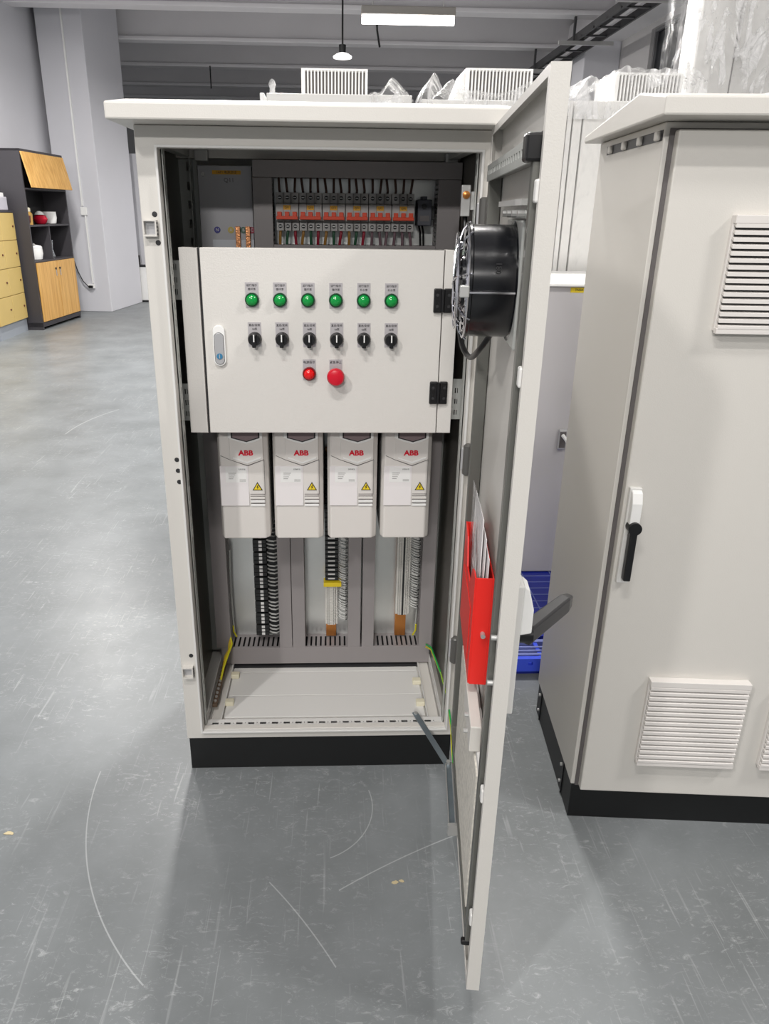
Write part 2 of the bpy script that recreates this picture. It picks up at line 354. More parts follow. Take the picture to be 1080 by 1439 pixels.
# cable tray and pipes high on the right
t = thing('cable_tray', (4.2, 12, 4.0), 'dark metal cable tray running under the ceiling along the right wall', 'cable tray')
for x in (3.95, 4.3):
    MB().box(x, x + .03, 6, 20, 3.98, 4.08).build('side_rail', DKPIPE, t)
for i in range(28):
    y = 6.2 + i * .5; MB().box(3.95, 4.33, y, y + .05, 3.99, 4.01).build('rung', DKPIPE, t)
MB().tube([(4.05, 6, 4.05), (4.06, 10, 4.04), (4.02, 14, 4.06), (4.05, 20, 4.05)], .05).build('cable_bundle', BPLAS, t)
for y in (7.7, 9.95, 12.1, 14.4, 16.7):
    MB().box(3.7, 4.5, y, y + .05, 3.93, 3.98).build('bracket', ZINC, t)
    MB().box(3.9, 3.93, y, y + .04, 3.98, 4.4).build('hanger', DKPIPE, t)
# ------------------------------------------------------------------ left furniture
LM = Matrix.Translation((-3.645, 8.5, 0)) @ Matrix.Rotation(R(-4.1), 4, 'Z')   # local: +x faces the room, y runs along the wall
t = thing('tall_shelf', (0, 0, 0), 'tall charcoal shelf with oak flap door, open niches and double cupboard', 'cabinet', M=LM)
s = MB(LM); s.box(-.38, 0, -.0, .025, 0, 2.34); s.box(-.38, 0, 1.27, 1.295, 0, 2.34); s.box(-.38, -.36, 0, 1.3, 0, 2.34); s.box(-.38, 0, 0, 1.3, 2.315, 2.345)
s.box(-.38, 0, 0, 1.3, .04, .10); s.build('carcass', CHAR, t, bevel=.002)
MB(LM).box(-.36, -.352, .03, 1.27, .1, 2.31).build('back_panel', CHARD, t)
for z in (1.87, 1.40, .93): MB(LM).box(-.36, -.002, .025, 1.27, z - .022, z).build('shelf_board', CHAR, t)
MB(LM).box(-.36, -.01, .60, .622, .93, 1.38).build('divider', CHAR, t)
FM = LM @ Matrix.Translation((.0, 0, 2.31)) @ Matrix.Rotation(R(-12), 4, 'Y')
MB(FM).box(.0, .018, .01, 1.285, -.45, 0).build('flap_door', WOOD, t, bevel=.003)
for i, (a, c) in enumerate(((.03, .645), (.655, 1.265))):
    d = MB(LM).box(.0, .018, a, c, .11, .905).build('door', WOOD, t, bevel=.003)
    yy = .585 if i == 0 else .72
    MB(LM).cyl((.018, yy, .80), (.03, yy, .80), .016, n=12).build('lock', BPLAS, d)
    MB(LM).box(.024, .028, yy - .01, yy + .01, .70, .79).build('key', ZINC, d)
def lp(M, x, y, z): return M @ Vector((x, y, z))
def mug(name, y, z, r, h, m, label, cat, x=-.16):
    p = lp(LM, x, y, z); t = thing(name, p, label, cat)
    MB().lathe(p, (0, 0, 1), [(0, r * .7), (.01, r * .85), (h * .5, r), (h, r * .95), (h, r * .85), (h * .2, r * .7)], 18).build('body', m, t, smooth=True)
    MB().tube([p + Vector((0, r * .9, h * .8)), p + Vector((.01, r * 1.35, h * .75)), p + Vector((.01, r * 1.4, h * .4)), p + Vector((0, r * .9, h * .25))], r * .12).build('handle', m, t, smooth=True)
    return t
t = mug('mug', .98, 1.40, .105, .17, WHITE, 'large white mug on the upper open shelf', 'mug')
t2 = mug('pot', .36, .93, .12, .17, WHITE, 'white lidded pot on the lower left niche', 'pot')
MB().lathe(lp(LM, -.16, .36, 1.10), (0, 0, 1), [(0, .118), (.02, .10), (.035, .03), (.05, .02)], 18).build('lid', WHITE, t2, smooth=True)
p = lp(LM, -.15, .67, 1.40); t = thing('teapot', p, 'red ornamental teapot on the upper open shelf', 'teapot')
MB().lathe(p, (0, 0, 1), [(0, .05), (.02, .08), (.07, .1), (.12, .075), (.135, .03)], 10).build('body', REDP, t, smooth=True)
MB().lathe(p + Vector((0, -.02, .13)), (0, 0, 1), [(0, .07), (.03, .05), (.05, .015)], 12).build('lid', WHITE, t, smooth=True)
p = lp(LM, -.15, .30, 1.40); t = thing('jar', p, 'golden glass jar with pale lid on the upper open shelf', 'jar')
MB().lathe(p, (0, 0, 1), [(0, .06), (.14, .065), (.17, .04)], 16).build('body', GOLD, t, smooth=True); MB().lathe(p + Vector((0, 0, .17)), (0, 0, 1), [(0, .045), (.045, .045), (.06, .02)], 16).build('lid', CREAM, t, smooth=True)
p = lp(LM, -.12, .13, 1.40); t = thing('cup', p, 'small dark brown cup on the upper open shelf beside the golden jar', 'cup')
MB().lathe(p, (0, 0, 1), [(0, .05), (.04, .08), (.12, .085), (.12, .07), (.03, .05)], 14).build('body', BRN, t, smooth=True); MB().tube([p + Vector((.0, -.07, .1)), p + Vector((0, -.11, .07)), p + Vector((0, -.07, .03))], .01).build('handle', BRN, t)
p = lp(LM, -.15, .82, .93); t = thing('glass_jug', p, 'clear glass jug with curved handle in the lower right niche', 'jug')
MB().lathe(p, (0, 0, 1), [(0, .07), (.02, .08), (.13, .055), (.24, .065), (.25, .06), (.13, .048), (.03, .07)], 18).build('body', GLASS, t, smooth=True)
MB().tube([p + Vector((0, -.05, .24)), p + Vector((0, -.01, .30)), p + Vector((.0, .07, .30)), p + Vector((.0, .11, .22)), p + Vector((0, .06, .13))], .014).build('handle', GLASS, t, smooth=True)
# yellow lockers
KM = Matrix.Translation((-3.80, 7.56, 0)) @ Matrix.Rotation(R(1.0), 4, 'Z')
t = thing('locker_unit', (0, 0, 0), 'low pale yellow locker block with two columns of small doors', 'locker', M=KM)
MB(KM).box(-.38, -.02, 0.0, .90, .18, 1.56).build('carcass', YELL, t, bevel=.003)
MB(KM).box(-.40, -.03, .02, .90, 0, .18).build('kickboard', KICK, t)
MB(KM).box(-.39, 0, -.005, .905, 1.56, 1.585).build('top_board', CHAR, t)
for i in range(2):
    for j in range(4):
        y0 = .01 + i * .445; z0 = .185 + j * .344
        d = MB(KM).box(-.02, -.002, y0, y0 + .437, z0, z0 + .336).build('door', YELL, t, bevel=.003)
        MB(KM).cyl((-.002, y0 + .36, z0 + .17), (.008, y0 + .36, z0 + .17), .013, n=10).build('lock', BRN, d)
p = KM @ Vector((-.2, .55, 1.585)); t = thing('storage_box', p, 'grey cardboard box with white papers on top of the yellow lockers', 'box')
MB(KM).box(-.36, -.04, .25, .86, 1.585, 1.75).build('box_body', BAGGR, t, bevel=.01); MB(KM).box(-.34, -.10, .3, .62, 1.75, 1.82).build('white_carton', WHITE, t, bevel=.005); MB(KM).box(-.3, -.06, .64, .82, 1.75, 1.80).build('white_carton', WHITE, t, bevel=.005)
# slim white container by the far wall
t = thing('slim_bin', (-3.02, 12.05, 0), 'tall slim white container with black top handle by the far wall', 'bin')
MB().prism([(-3.2, 11.93), (-2.86, 11.93), (-2.86, 12.12), (-3.2, 12.12)], 2, .02, .64).build('body', WHITE, t, bevel=.02)
MB().box(-3.21, -2.85, 11.92, 12.13, .0, .03).build('base', BPLAS, t); MB().box(-3.20, -2.88, 11.92, 12.12, .63, .66).build('rim', BPLAS, t)
MB().box(-3.17, -3.12, 11.98, 12.03, .66, .83).build('handle', BPLAS, t, bevel=.01)
# ------------------------------------------------------------------ cabinet pieces shared by both enclosures
Hc, Pz = 1.782, .1176
def canopy(M, W, D, root, name='rain_canopy'):
    prof = [(-.085, 1.783), (-.085, 1.817), (.08, 1.843), (D + .03, 1.800), (D + .03, 1.783)]
    return MB(M).prism(prof, 0, -.036, W + .036).build(name, PAINT, root, bevel=.004)
def plinth(M, W, D, root):
    MB(M).box(.004, W - .004, .006, D - .004, 0, Pz).build('plinth', BLACK, root, bevel=.002)
    for y in (.09, D - .06):
        MB(M).box(.001, .006, y - .0015, y + .0015, .004, Pz - .002).build('plinth_seam', BPLAS, root)
        for z in (.03, .09): MB(M).cyl((.005, y + .02, z), (-.002, y + .02, z), .005, n=8).build('bolt', ZINC, root)
# ------------------------------------------------------------------ the open cabinet
CW, CD = .8, .47
cab = thing('electrical_cabinet', (.4, .235, 0), 'open beige electrical cabinet on a black plinth with its door swung forward', 'cabinet')
I = Matrix()
plinth(I, CW, CD, cab); canopy(I, CW, CD, cab)
s = MB(); s.box(0, .004, .012, CD, Pz, Hc); s.build('side_panel', PAINT, cab)
MB().box(CW - .004, CW, .012, CD, Pz, Hc).build('side_panel', PAINT, cab)
MB().box(.004, CW - .004, CD - .006, CD, Pz, Hc).build('back_panel', PAINT, cab)
MB().box(.004, CW - .004, .02, CD - .006, Hc - .008, Hc).build('top_panel', PAINT, cab)
OX0, OX1, OZ0, OZ1 = .05, .774, .150, 1.736
MB().holed(1, 0, .02, 0, CW, Pz, Hc, [(OX0, OX1, OZ0, OZ1)]).build('front_frame', PAINT, cab, weld=True, bevel=.0015, seg=1)
# raised gutter rim around the opening
s = MB(); g = .006
s.holed(1, -.012, .0, OX0 - g, OX1 + g, OZ0 - g, OZ1 + g, [(OX0, OX1, OZ0, OZ1)]); s.build('gutter_rim', PAINTW, cab, weld=True, bevel=.0015)
# perforated frame profiles
def rail(x0, x1, y, z0, z1, root, name='perforated_rail', m=None, pitch=.05, hw=.008, hh=.022, ax=1, t=.002):
    holes = []; z = z0 + .02
    xc = (x0 + x1) / 2
    while z + hh < z1 - .005: holes.append((xc - hw / 2, xc + hw / 2, z, z + hh)); z += pitch
    return MB().holed(ax, y, y + t, x0, x1, z0, z1, holes).build(name, m or GALV, root)
for x in (.052, .770):   # front corner, facing inwards
    rail(.022, .045, x, .14, 1.74, cab, ax=0, pitch=.042, hh=.018, hw=.006)
rail(.385, .425, .045, .14, 1.74, cab, ax=0, m=GALV); rail(.385, .425, .75, .14, 1.74, cab, ax=0)
rail(.006, .058, .43, .14, 1.74, cab); rail(.742, .794, .43, .14, 1.74, cab)
MB().box(.004, .796, .40, .44, 1.742, 1.774).build('top_rail', PAINT, cab)
MB().box(.02, .045, .06, .41, 1.745, 1.77).build('top_rail', GALV, cab); MB().box(.755, .78, .06, .41, 1.745, 1.77).build('top_rail', GALV, cab)
for x in (.09, .775):
    MB().box(x - .028, x + .008, .37, .398, 1.733, 1.762).build('lifting_bracket', ZINC, cab, bevel=.003)
MB().box(.06, .75, .425, .429, .17, 1.725).build('mounting_plate', mat('zinc_plate', (216, 218, 216), .3, metal=.8, vary=.08, vscale=9), cab)
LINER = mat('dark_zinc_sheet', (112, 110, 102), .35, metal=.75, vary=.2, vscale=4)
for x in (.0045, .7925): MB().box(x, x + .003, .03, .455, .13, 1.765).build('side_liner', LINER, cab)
# floor of the cabinet
MB().box(.004, .796, .02, CD - .006, Pz, Pz + .006).build('bottom_panel', PAINT, cab)
for i, (y0, y1) in enumerate(((.075, .178), (.182, .305), (.309, .334))):
    MB().box(.098, .725, y0, y1, Pz + .006, .132 - i * .0015).build('gland_plate', PAINTW, cab, bevel=.002)
holes = []; x = .07
while x < .75: holes += [(x, x + .019, .032, .041), (x + .026, x + .029, .0345, .039)]; x += .036
MB().holed(2, .140, .142, .052, .772, .021, .052, holes).build('front_sill', PAINTW, cab)
MB().box(.052, .772, .022, .051, .124, .126).build('sill_backing', DARKM, cab)
MB().box(.052, .772, .052, .054, .122, .142).build('sill_lip', PAINTW, cab)
for x0, x1 in ((.062, .092), (.732, .765)):
    MB().box(x0, x1, .06, .40, .124, .134).build('floor_channel', PAINT, cab, bevel=.002)
    MB().box(x1 if x0 < .1 else x0 - .003, (x1 if x0 < .1 else x0 - .003) + .003, .06, .36, .124, .140).build('floor_channel_lip', PAINTW, cab)
for x0 in (.052, .768):
    h = []; y = .07
    while y < .38: h.append((y, y + .012, .146, .153)); y += .028
    MB().holed(0, x0, x0 + .002, .055, .40, .134, .172, h).build('side_perforated_strip', PAINTW, cab)
for x, y in ((.108, .28), (.108, .139), (.715, .237), (.715, .127)):
    s = MB().box(x - .014, x + .014, y - .011, y + .011, .131, .147); s.build('plate_clamp', CREAM, cab, bevel=.003)
MB().box(.06, .75, .337, .46, .1245, .1275).build('rear_gap_shade', DKPIPE, cab)  # dark sheet painted in for the shade behind the gland plates
# perforated mounting brackets for the swing panel
for (x0, x1, z0, z1) in ((.022, .076, 1.395, 1.49), (.028, .078, 1.08, 1.18), (.742, .786, 1.40, 1.50), (.742, .786, 1.085, 1.195)):
    h = [];
    for r_ in range(3):
        zz = z0 + .012 + r_ * .03; h += [(x0 + .018, x0 + .022, zz, zz + .014)] if x1 - x0 < .025 else [(x0 + .020, x0 + .023, zz, zz + .014), (x0 + .026, x0 + .028, zz, zz + .014)]
    br = MB().holed(1, .098, .101, x0, x1, z0, z1, h).build('swing_bracket', GALV, cab)
    for zz in (z0 + .03, z0 + .065): MB().cyl((x0 + .012, .098, zz), (x0 + .012, .090, zz), .004, n=8).build('bolt', ZINC, br)
# top right latch roller bracket
br = MB().box(.742, .764, .05, .062, 1.60, 1.67).build('roller_bracket', ZINC, cab, bevel=.002)
MB().lathe((.753, .05, 1.648), (0, -1, 0), [(0, .009), (.004, .009), (.006, .004)], 14).build('brass_screw', COPRAIL, br, smooth=True)
MB().box(.764, .772, .04, .05, 1.615, 1.655).build('bracket_ear', ZINC, br)
# door catches and dark discs standing in for holes on the left post
for z in (1.567, .36):
    c_ = MB().holed(1, -.016, 0, .005, .036, z - .018, z + .018, [(.008, .033, z - .014, z + .015)]).build('door_catch', PAINT, cab)
    MB().box(.007, .034, -.003, .0, z - .015, z + .016).build('catch_plate', HANDG, c_)
    for q in range(4): MB().box(.034, .0375, -.012, -.006, z - .015 + q * .008, z - .011 + q * .008).build('catch_tooth', DKPIPE, c_)
for x, z in ((.031, 1.597), (.034, 1.535), (.031, .41), (.036, 1.003), (.037, .973), (.038, .942)):
    MB().lathe((x, 0, z), (0, -1, 0), [(0, .0062), (.0012, .0058), (.0015, .003)], 14).build('hole_shade_disc', DARKM, cab)  # dark disc painted for the shade inside an open hole
# hinges on the right post
HING = mat('hinge_dark_metal', (98, 97, 94), .4, metal=.3)
for z in (1.60, 1.008, .43):
    h = MB().lathe((.786, -.014, z - .042), (0, 0, 1), [(0, .008), (.004, .0125), (.08, .0125), (.084, .008)], 14).build('hinge', HING, cab, smooth=True)
    MB().box(.770, .792, -.008, 0, z - .03, z + .03).build('hinge_leaf', HANDG, h, bevel=.002)
# earth terminal bar and wires (lower left)
eb = MB().box(.060, .076, .10, .33, .150, .162).build('earth_bar', mat('brown_terminal', (92, 74, 58), .5), cab, bevel=.002)
for i in range(11): MB().cyl((.068, .115 + i * .02, .162), (.068, .115 + i * .02, .167), .0042, n=8).build('terminal_screw', ZINC, eb)
for i in range(5):
    a = .30 - i * .02
    MB().tube([(.068, a, .16), (.070 + i * .002, a + .02, .185 + i * .004), (.082 + i * .003, .33, .205 + i * .006), (.085, .35, .24 + .004 * i), (.082, .37, .30)], .0035, 6).build('earth_wire', WYG if i % 2 == 0 else ORNL, cab, smooth=True)
for i in range(2):
    MB().tube([(.755, .33, .21 + i * .01), (.765, .28, .232 + i * .008), (.778, .15, .235), (.786, .04, .215), (.782, -.06, .19 + i * .01), (.775, -.13, .14 + .03 * i + .03), (.772, -.17, .165)], .0028, 6).build('earth_wire', WGN if i else WYG, cab, smooth=True)
# ------------------------------------------------------------------ door of the open cabinet (local axes: s along, o outwards, z up)
A = R(83.6279); dd = Vector((-math.cos(A), -math.sin(A), 0)); dn = Vector((-dd.y, dd.x, 0))
DMx = Matrix((dd, dn, Vector((0, 0, 1)))).transposed().to_4x4(); DMx.translation = Vector((.79, -.02, 0))
DW, DZ0, DZ1, DT = .742, .125, 1.783, .0255
s = MB(DMx); s.box(.0, DW, DT - .002, DT, DZ0, DZ1)
s.box(DW - .002, DW, 0, DT - .002, DZ0, DZ1); s.box(0, .002, 0, DT - .002, DZ0, DZ1); s.box(.002, DW - .002, 0, DT - .002, DZ1 - .002, DZ1); s.box(.002, DW - .002, 0, DT - .002, DZ0, DZ0 + .002)
s.box(DW - .014, DW - .002, 0, .002, DZ0, DZ1); s.box(.002, .014, 0, .002, DZ0, DZ1); s.box(.014, DW - .014, 0, .002, DZ1 - .014, DZ1 - .002); s.box(.014, DW - .014, 0, .002, DZ0 + .002, DZ0 + .014)
door = s.build('door', PAINT, cab, label='beige cabinet door swung open towards the viewer')
fs0, fs1, fz0, fz1 = .055, .706, .205, 1.70
s = MB(DMx); s.holed(1, -.006, .022, fs0, fs1, fz0, fz1, [(fs0 + .022, fs1 - .022, fz0 + .022, fz1 - .022)]); s.build('door_tube_frame', FRAME, door, weld=True, bevel=.002)
s = MB(DMx); s.holed(1, .010, .0235, fs0 - .014, fs1 + .014, fz0 - .014, fz1 + .014, [(fs0 - .002, fs1 + .002, fz0 - .002, fz1 + .002)]); s.build('gasket', DARKM, door)
# perforated top strip with black end block
h = []; x = fs0 + .04
while x < fs1 - .08: h.append((x, x + .014, 1.684, 1.694)); x += .03
MB(DMx).holed(1, -.010, -.006, fs0 + .01, fs1 - .03, 1.672, 1.704, h).build('perforated_strip', GALV, door)
MB(DMx).box(fs1 - .03, fs1 + .004, -.018, .02, 1.672, 1.708).build('corner_block', BPLAS, door, bevel=.004)
MB(DMx).box(fs1 - .01, fs1 + .002, -.014, .01, .203, .215).build('corner_block', BPLAS, door, bevel=.003)
MB(DMx).cyl((.725, .006, .17), (.725, .006, 1.66), .005, n=10).build('lock_rod', ZINC, door, smooth=True)
for z in (1.62, 1.37, .60, .29): MB(DMx).box(.715, .733, -.004, .012, z, z + .03).build('rod_guide', PAINTW, door, bevel=.003)
MB(DMx).box(.03, .052, -.002, .02, .18, 1.65).build('cable_channel', FRAME, door, bevel=.002)
MB(DMx).box(fs0 + .10, fs0 + .45, .010, .0225, 1.62, 1.63).build('stiffener', PAINTW, door)
for z in (.94, .85): MB(DMx).cyl((.715, .006, z), (.715, -.008, z), .005, n=12).build('lock_bolt', ZINC, door, smooth=True)
# exterior handle
hd = MB(DMx).box(.655, .70, DT + .0005, DT + .017, .775, 1.03).build('swing_handle', PAINTW, door, bevel=.002, label='white swing handle with black lever on the outer face of the open door')
s = MB(DMx); s.prism([(DT + .017, .935), (DT + .036, .940), (DT + .036, .985), (DT + .026, 1.022), (DT + .017, 1.03)], 0, .660, .697)
hd2 = s.build('handle_cover', WHITE, door, bevel=.002)
LV = DMx @ Matrix.Translation((.672, DT + .020, .925))
s = MB(LV); s.cyl((0, -.004, 0), (0, .022, 0), .017, n=18); s.build('handle_pivot', BPLAS, door, smooth=True)
p0, p1 = Vector((0, .012, 0)), Vector((-.115, .108, .005)); d = (p1 - p0).normalized(); up = Vector((0, 0, 1)); sd = d.cross(up).normalized()
vs_ = []
for p, a, bq in ((p0 - d * .01, .014, .016), (p1 - d * .02, .011, .016), (p1, .007, .012)):
    for q in ((-1, -1), (1, -1), (1, 1), (-1, 1)): vs_.append(p + sd * q[0] * a + up * q[1] * bq)
MB(LV).add(vs_, [(3, 2, 1, 0), (0, 1, 5, 4), (1, 2, 6, 5), (2, 3, 7, 6), (3, 0, 4, 7), (4, 5, 9, 8), (5, 6, 10, 9), (6, 7, 11, 10), (7, 4, 8, 11), (8, 9, 10, 11)]).build('handle_lever', mat('lever_black', (44, 44, 46), .35), door, bevel=.004)
# lower filter mesh and its frame
MB(DMx).box(.20, .66, .000, .021, .235, .60).build('filter_housing', PAINTW, door, bevel=.003)
MB(DMx).box(.205, .65, -.004, .000, .24, .585).build('filter_mesh', MESHW, door)
MB(DMx).box(.45, .60, -.016, .006, .60, .66).build('filter_clip', PAINT, door, bevel=.002)
for z in (.61, .65): MB(DMx).cyl((.55, -.016, z), (.55, -.024, z), .005, n=8).build('bolt', ZINC, door)
MB(DMx).box(.30, .60, .012, .0225, 1.60, 1.612).build('fan_mount_rail', GALV, door)
for i in range(4): MB(DMx).cyl((.33 + i * .07, .012, 1.607), (.33 + i * .07, .0, 1.607), .006, n=8).build('bolt', ZINC, door)
# door stay arm
def bar(p, q, wd, th, name, m, parent, up=Vector((0, 0, 1))):
    p, q = Vector(p), Vector(q); d = (q - p).normalized(); sd = d.cross(up).normalized(); u2 = sd.cross(d); vs_ = []
    for c_ in (p - d * wd * .5, q + d * wd * .5):
        for a, bq in ((-1, -1), (1, -1), (1, 1), (-1, 1)): vs_.append(c_ + sd * a * wd / 2 + u2 * bq * th / 2)
    return MB().add(vs_, [(3, 2, 1, 0), (4, 5, 6, 7), (0, 1, 5, 4), (1, 2, 6, 5), (2, 3, 7, 6), (3, 0, 4, 7)]).build(name, m, parent, bevel=.0015)
a1 = bar((.692, .055, .152), (.758, -.172, .158), .018, .003, 'door_stay_arm', ARM, cab)
a2 = MB(); bar((.758, -.172, .163), (.735, -.385, .168), .018, .004, 'door_stay_arm', ARM, cab)
for x in (-.0085, .0085): bar((.758 + x, -.178, .168), (.735 + x, -.385, .173), .003, .009, 'stay_flange', ZINC, a1)
MB().cyl((.692, .055, .141), (.692, .055, .158), .006, n=12).build('stay_pin', ZINC, a1); MB().cyl((.758, -.172, .150), (.758, -.172, .174), .006, n=12).build('stay_pin', ZINC, a1)
MB().box(.722, .756, -.402, -.392, .150, .182).build('stay_bracket', ZINC, a1)
# ------------------------------------------------------------------ axial fan on the door
FZ, FS = 1.492, .42
fc = lambda o_: DMx @ Vector((FS, o_, FZ)); fax = -dn
fan = thing('axial_fan', (0, 0, 0), 'round black axial fan with chrome wire guard on the inside of the open door', 'fan', M=DMx @ Matrix.Translation((FS, .01, FZ)))
MB().lathe(fc(.018), fax, [(0, .104), (.006, .104), (.008, .097), (.078, .097), (.080, .100), (.084, .100), (.084, .093), (.004, .093)], 48).build('casing', BGLOSS, fan, smooth=True)
MB(DMx).box(FS - .105, FS + .105, .012, .020, FZ - .105, FZ + .105).build('mounting_flange', GALV, fan, bevel=.003)
s = MB()
for o_, rr_ in ((-.068, (.100, .088, .076, .064, .052, .04)), (-.084, (.083, .07, .057, .044, .031))):
    for r_ in rr_:
        pts = []
        for i in range(37):
            t_ = 2 * math.pi * i / 36; pts.append(DMx @ Vector((FS + math.cos(t_) * r_, o_, FZ + math.sin(t_) * r_)))
        s.tube(pts, .0016, 5)
s.build('wire_guard', CHROME, fan, smooth=True)
s = MB()
for k2 in range(8):
    t_ = 2 * math.pi * k2 / 8 + .2
    s.tube([DMx @ Vector((FS + math.cos(t_) * r_, o_, FZ + math.sin(t_) * r_)) for r_, o_ in ((.103, -.062), (.09, -.074), (.05, -.087), (.0, -.088))], .0018, 5)
s.build('guard_spoke', CHROME, fan, smooth=True)
MB().lathe(fc(-.055), fax, [(0, .045), (.02, .045), (.026, .036)], 24).build('motor_hub', BGLOSS, fan, smooth=True)
for k2 in range(7):
    t_ = 2 * math.pi * k2 / 7; c_, s_ = math.cos(t_), math.sin(t_); e, g_ = math.cos(t_ + .6), math.sin(t_ + .6)
    MB(DMx).add([(FS + c_ * .044, -.02, FZ + s_ * .044), (FS + c_ * .09, -.02, FZ + s_ * .09), (FS + e * .09, -.05, FZ + g_ * .09), (FS + e * .044, -.05, FZ + g_ * .044),
                 (FS + c_ * .044, -.018, FZ + s_ * .044), (FS + c_ * .09, -.018, FZ + s_ * .09), (FS + e * .09, -.048, FZ + g_ * .09), (FS + e * .044, -.048, FZ + g_ * .044)],
                [(0, 1, 2, 3), (7, 6, 5, 4), (0, 4, 5, 1), (1, 5, 6, 2), (2, 6, 7, 3), (3, 7, 4, 0)]).build('blade', BPLAS, fan)
for (ds, dz) in ((.101, .0), (-.075, .072), (-.075, -.072)):
    MB(DMx).cyl((FS + ds, .010, FZ + dz - .01), (FS + ds, -.078, FZ + dz - .01), .0022, n=8).build('tie_rod', CHROME, fan, smooth=True)
bk = MB(DMx).box(FS + .094, FS + .107, -.082, -.066, FZ - .018, FZ + .002).build('guard_bracket', ZINC, fan, bevel=.002)
text('180', .013, DMx @ Matrix.Translation((FS + .0975, -.022, FZ + .02)) @ Matrix(((0, 0, 1, 0), (0, -1, 0, 0), (-1, 0, 0, 0), (0, 0, 0, 1))).transposed() if False else DMx @ Matrix.Translation((FS + .0965, -.02, FZ + .03)) @ Matrix(((0, 0, 1, 0), (0, 1, 0, 0), (-1, 0, 0, 0), (0, 0, 0, 1))), DARKM, fan, 'embossed_mark', .0006)
def smooth_path(p, n=6):
    p = [Vector(q) for q in p]; out_ = []
    for i in range(len(p) - 1):
        a, b_, c_, d_ = p[max(i - 1, 0)], p[i], p[i + 1], p[min(i + 2, len(p) - 1)]
        for k_ in range(n):
            t_ = k_ / n; out_.append(.5 * ((2 * b_) + (c_ - a) * t_ + (2 * a - 5 * b_ + 4 * c_ - d_) * t_ * t_ + (3 * b_ - a - 3 * c_ + d_) * t_ ** 3))
    return out_ + [p[-1]]
MB().tube(smooth_path([DMx @ Vector(q) for q in ((.40, -.012, 1.405), (.32, -.004, 1.385), (.28, -.02, 1.345), (.2, -.031, 1.313), (.15, -.045, 1.325), (.1, -.052, 1.362), (.06, -.05, 1.41))] + [(.752, .02, 1.50), (.757, .08, 1.62)]), .0062, 10).build('fan_cable', BPLAS, fan, smooth=True)
# ------------------------------------------------------------------ red document pocket with papers
PM = DMx
pk = thing('document_pocket', (0, 0, 0), 'red plastic document pocket fixed inside the open cabinet door', 'document holder', M=DMx @ Matrix.Translation((.36, .01, .685)))
p0s, p1s, pi, po, pz0, pz1 = .225, .50, -.015, .020, .69, .935
s = MB(PM)
s.box(p0s, p1s, po - .003, po, pz0, pz1); s.box(p0s, p1s, pi, po, pz0 - .003, pz0)
s.build('back_plate', REDPL, pk, bevel=.0008)
MB(PM).box(p1s - .003, p1s, pi, po - .003, pz0, pz1).build('end_wall', REDPL, pk, bevel=.0008)
MB(PM).box(p0s, p0s + .003, pi, po - .003, pz0, pz1).build('end_wall', REDPL, pk, bevel=.0008)
pts = [(p0s, pz0), (p1s, pz0), (p1s, pz1), (p1s - .03, pz1), (p1s - .06, pz1 - .01), (p1s - .10, pz1 - .065), (p0s + .10, pz1 - .065), (p0s + .06, pz1 - .01), (p0s + .03, pz1), (p0s, pz1)]
MB(PM).prism(pts, 1, pi - .003, pi).build('front_panel', REDPL, pk)
MB(PM).box(p0s + .04, p1s - .04, pi - .0045, pi - .003, pz0 + .03, pz1 - .09).build('raised_panel', REDPL, pk, bevel=.001)
for sx in (p1s + .0,): MB(PM).cyl((sx, .005, .81), (sx + .012, .005, .81), .005, n=10).build('screw', ZINC, pk)
ph = thing('document_sheets', (0, 0, 0), 'stack of papers in a clear sleeve standing in the red document pocket', 'papers', M=DMx @ Matrix.Translation((.36, .0, .70)))
for i in range(3):
    LT = DMx @ Matrix.Translation((.27 + i * .012, -.004 + i * .005, .70)) @ Matrix.Rotation(R(-3 + i * 3), 4, 'Y')
    MB(LT).box(0, .19, 0, .0015, 0, .325 - i * .02).build('sheet', PAPER, ph)
LT = DMx @ Matrix.Translation((.26, -.008, .70)) @ Matrix.Rotation(R(-5), 4, 'Y')
MB(LT).box(0, .20, 0, .0005, 0, .34).build('clear_sleeve', FILM, ph)
# ------------------------------------------------------------------ control panel
PX0, PX1, PZ0, PZ1, PY = .062, .752, 1.052, 1.521, .08
SL, SR = .112, .7145
cp = thing('control_panel', (.407, .1, PZ0), 'beige control panel front with lamps and selector knobs across the open cabinet', 'control panel')
CPM = mat('panel_paint', (214, 211, 206), .36, bump=.22, bscale=260)
def tray(x0, x1, name):
    s = MB(); s.box(x0, x1, PY, PY + .002, PZ0, PZ1); s.box(x0, x0 + .002, PY + .002, PY + .035, PZ0, PZ1); s.box(x1 - .002, x1, PY + .002, PY + .035, PZ0, PZ1)
    s.box(x0 + .002, x1 - .002, PY + .002, PY + .035, PZ1 - .002, PZ1); s.box(x0 + .002, x1 - .002, PY + .002, PY + .035, PZ0, PZ0 + .002)
    return s.build(name, CPM, cp, bevel=.0012, weld=True)
tray(PX0, SL - .006, 'side_strip'); pd = tray(SL + .001, SR - .0015, 'panel_door'); tray(SR + .0015, PX1, 'side_strip')
MB().box(SL - .006, SL + .001, PY + .014, PY + .016, PZ0, PZ1).build('seam_backing', DKPIPE, cp)
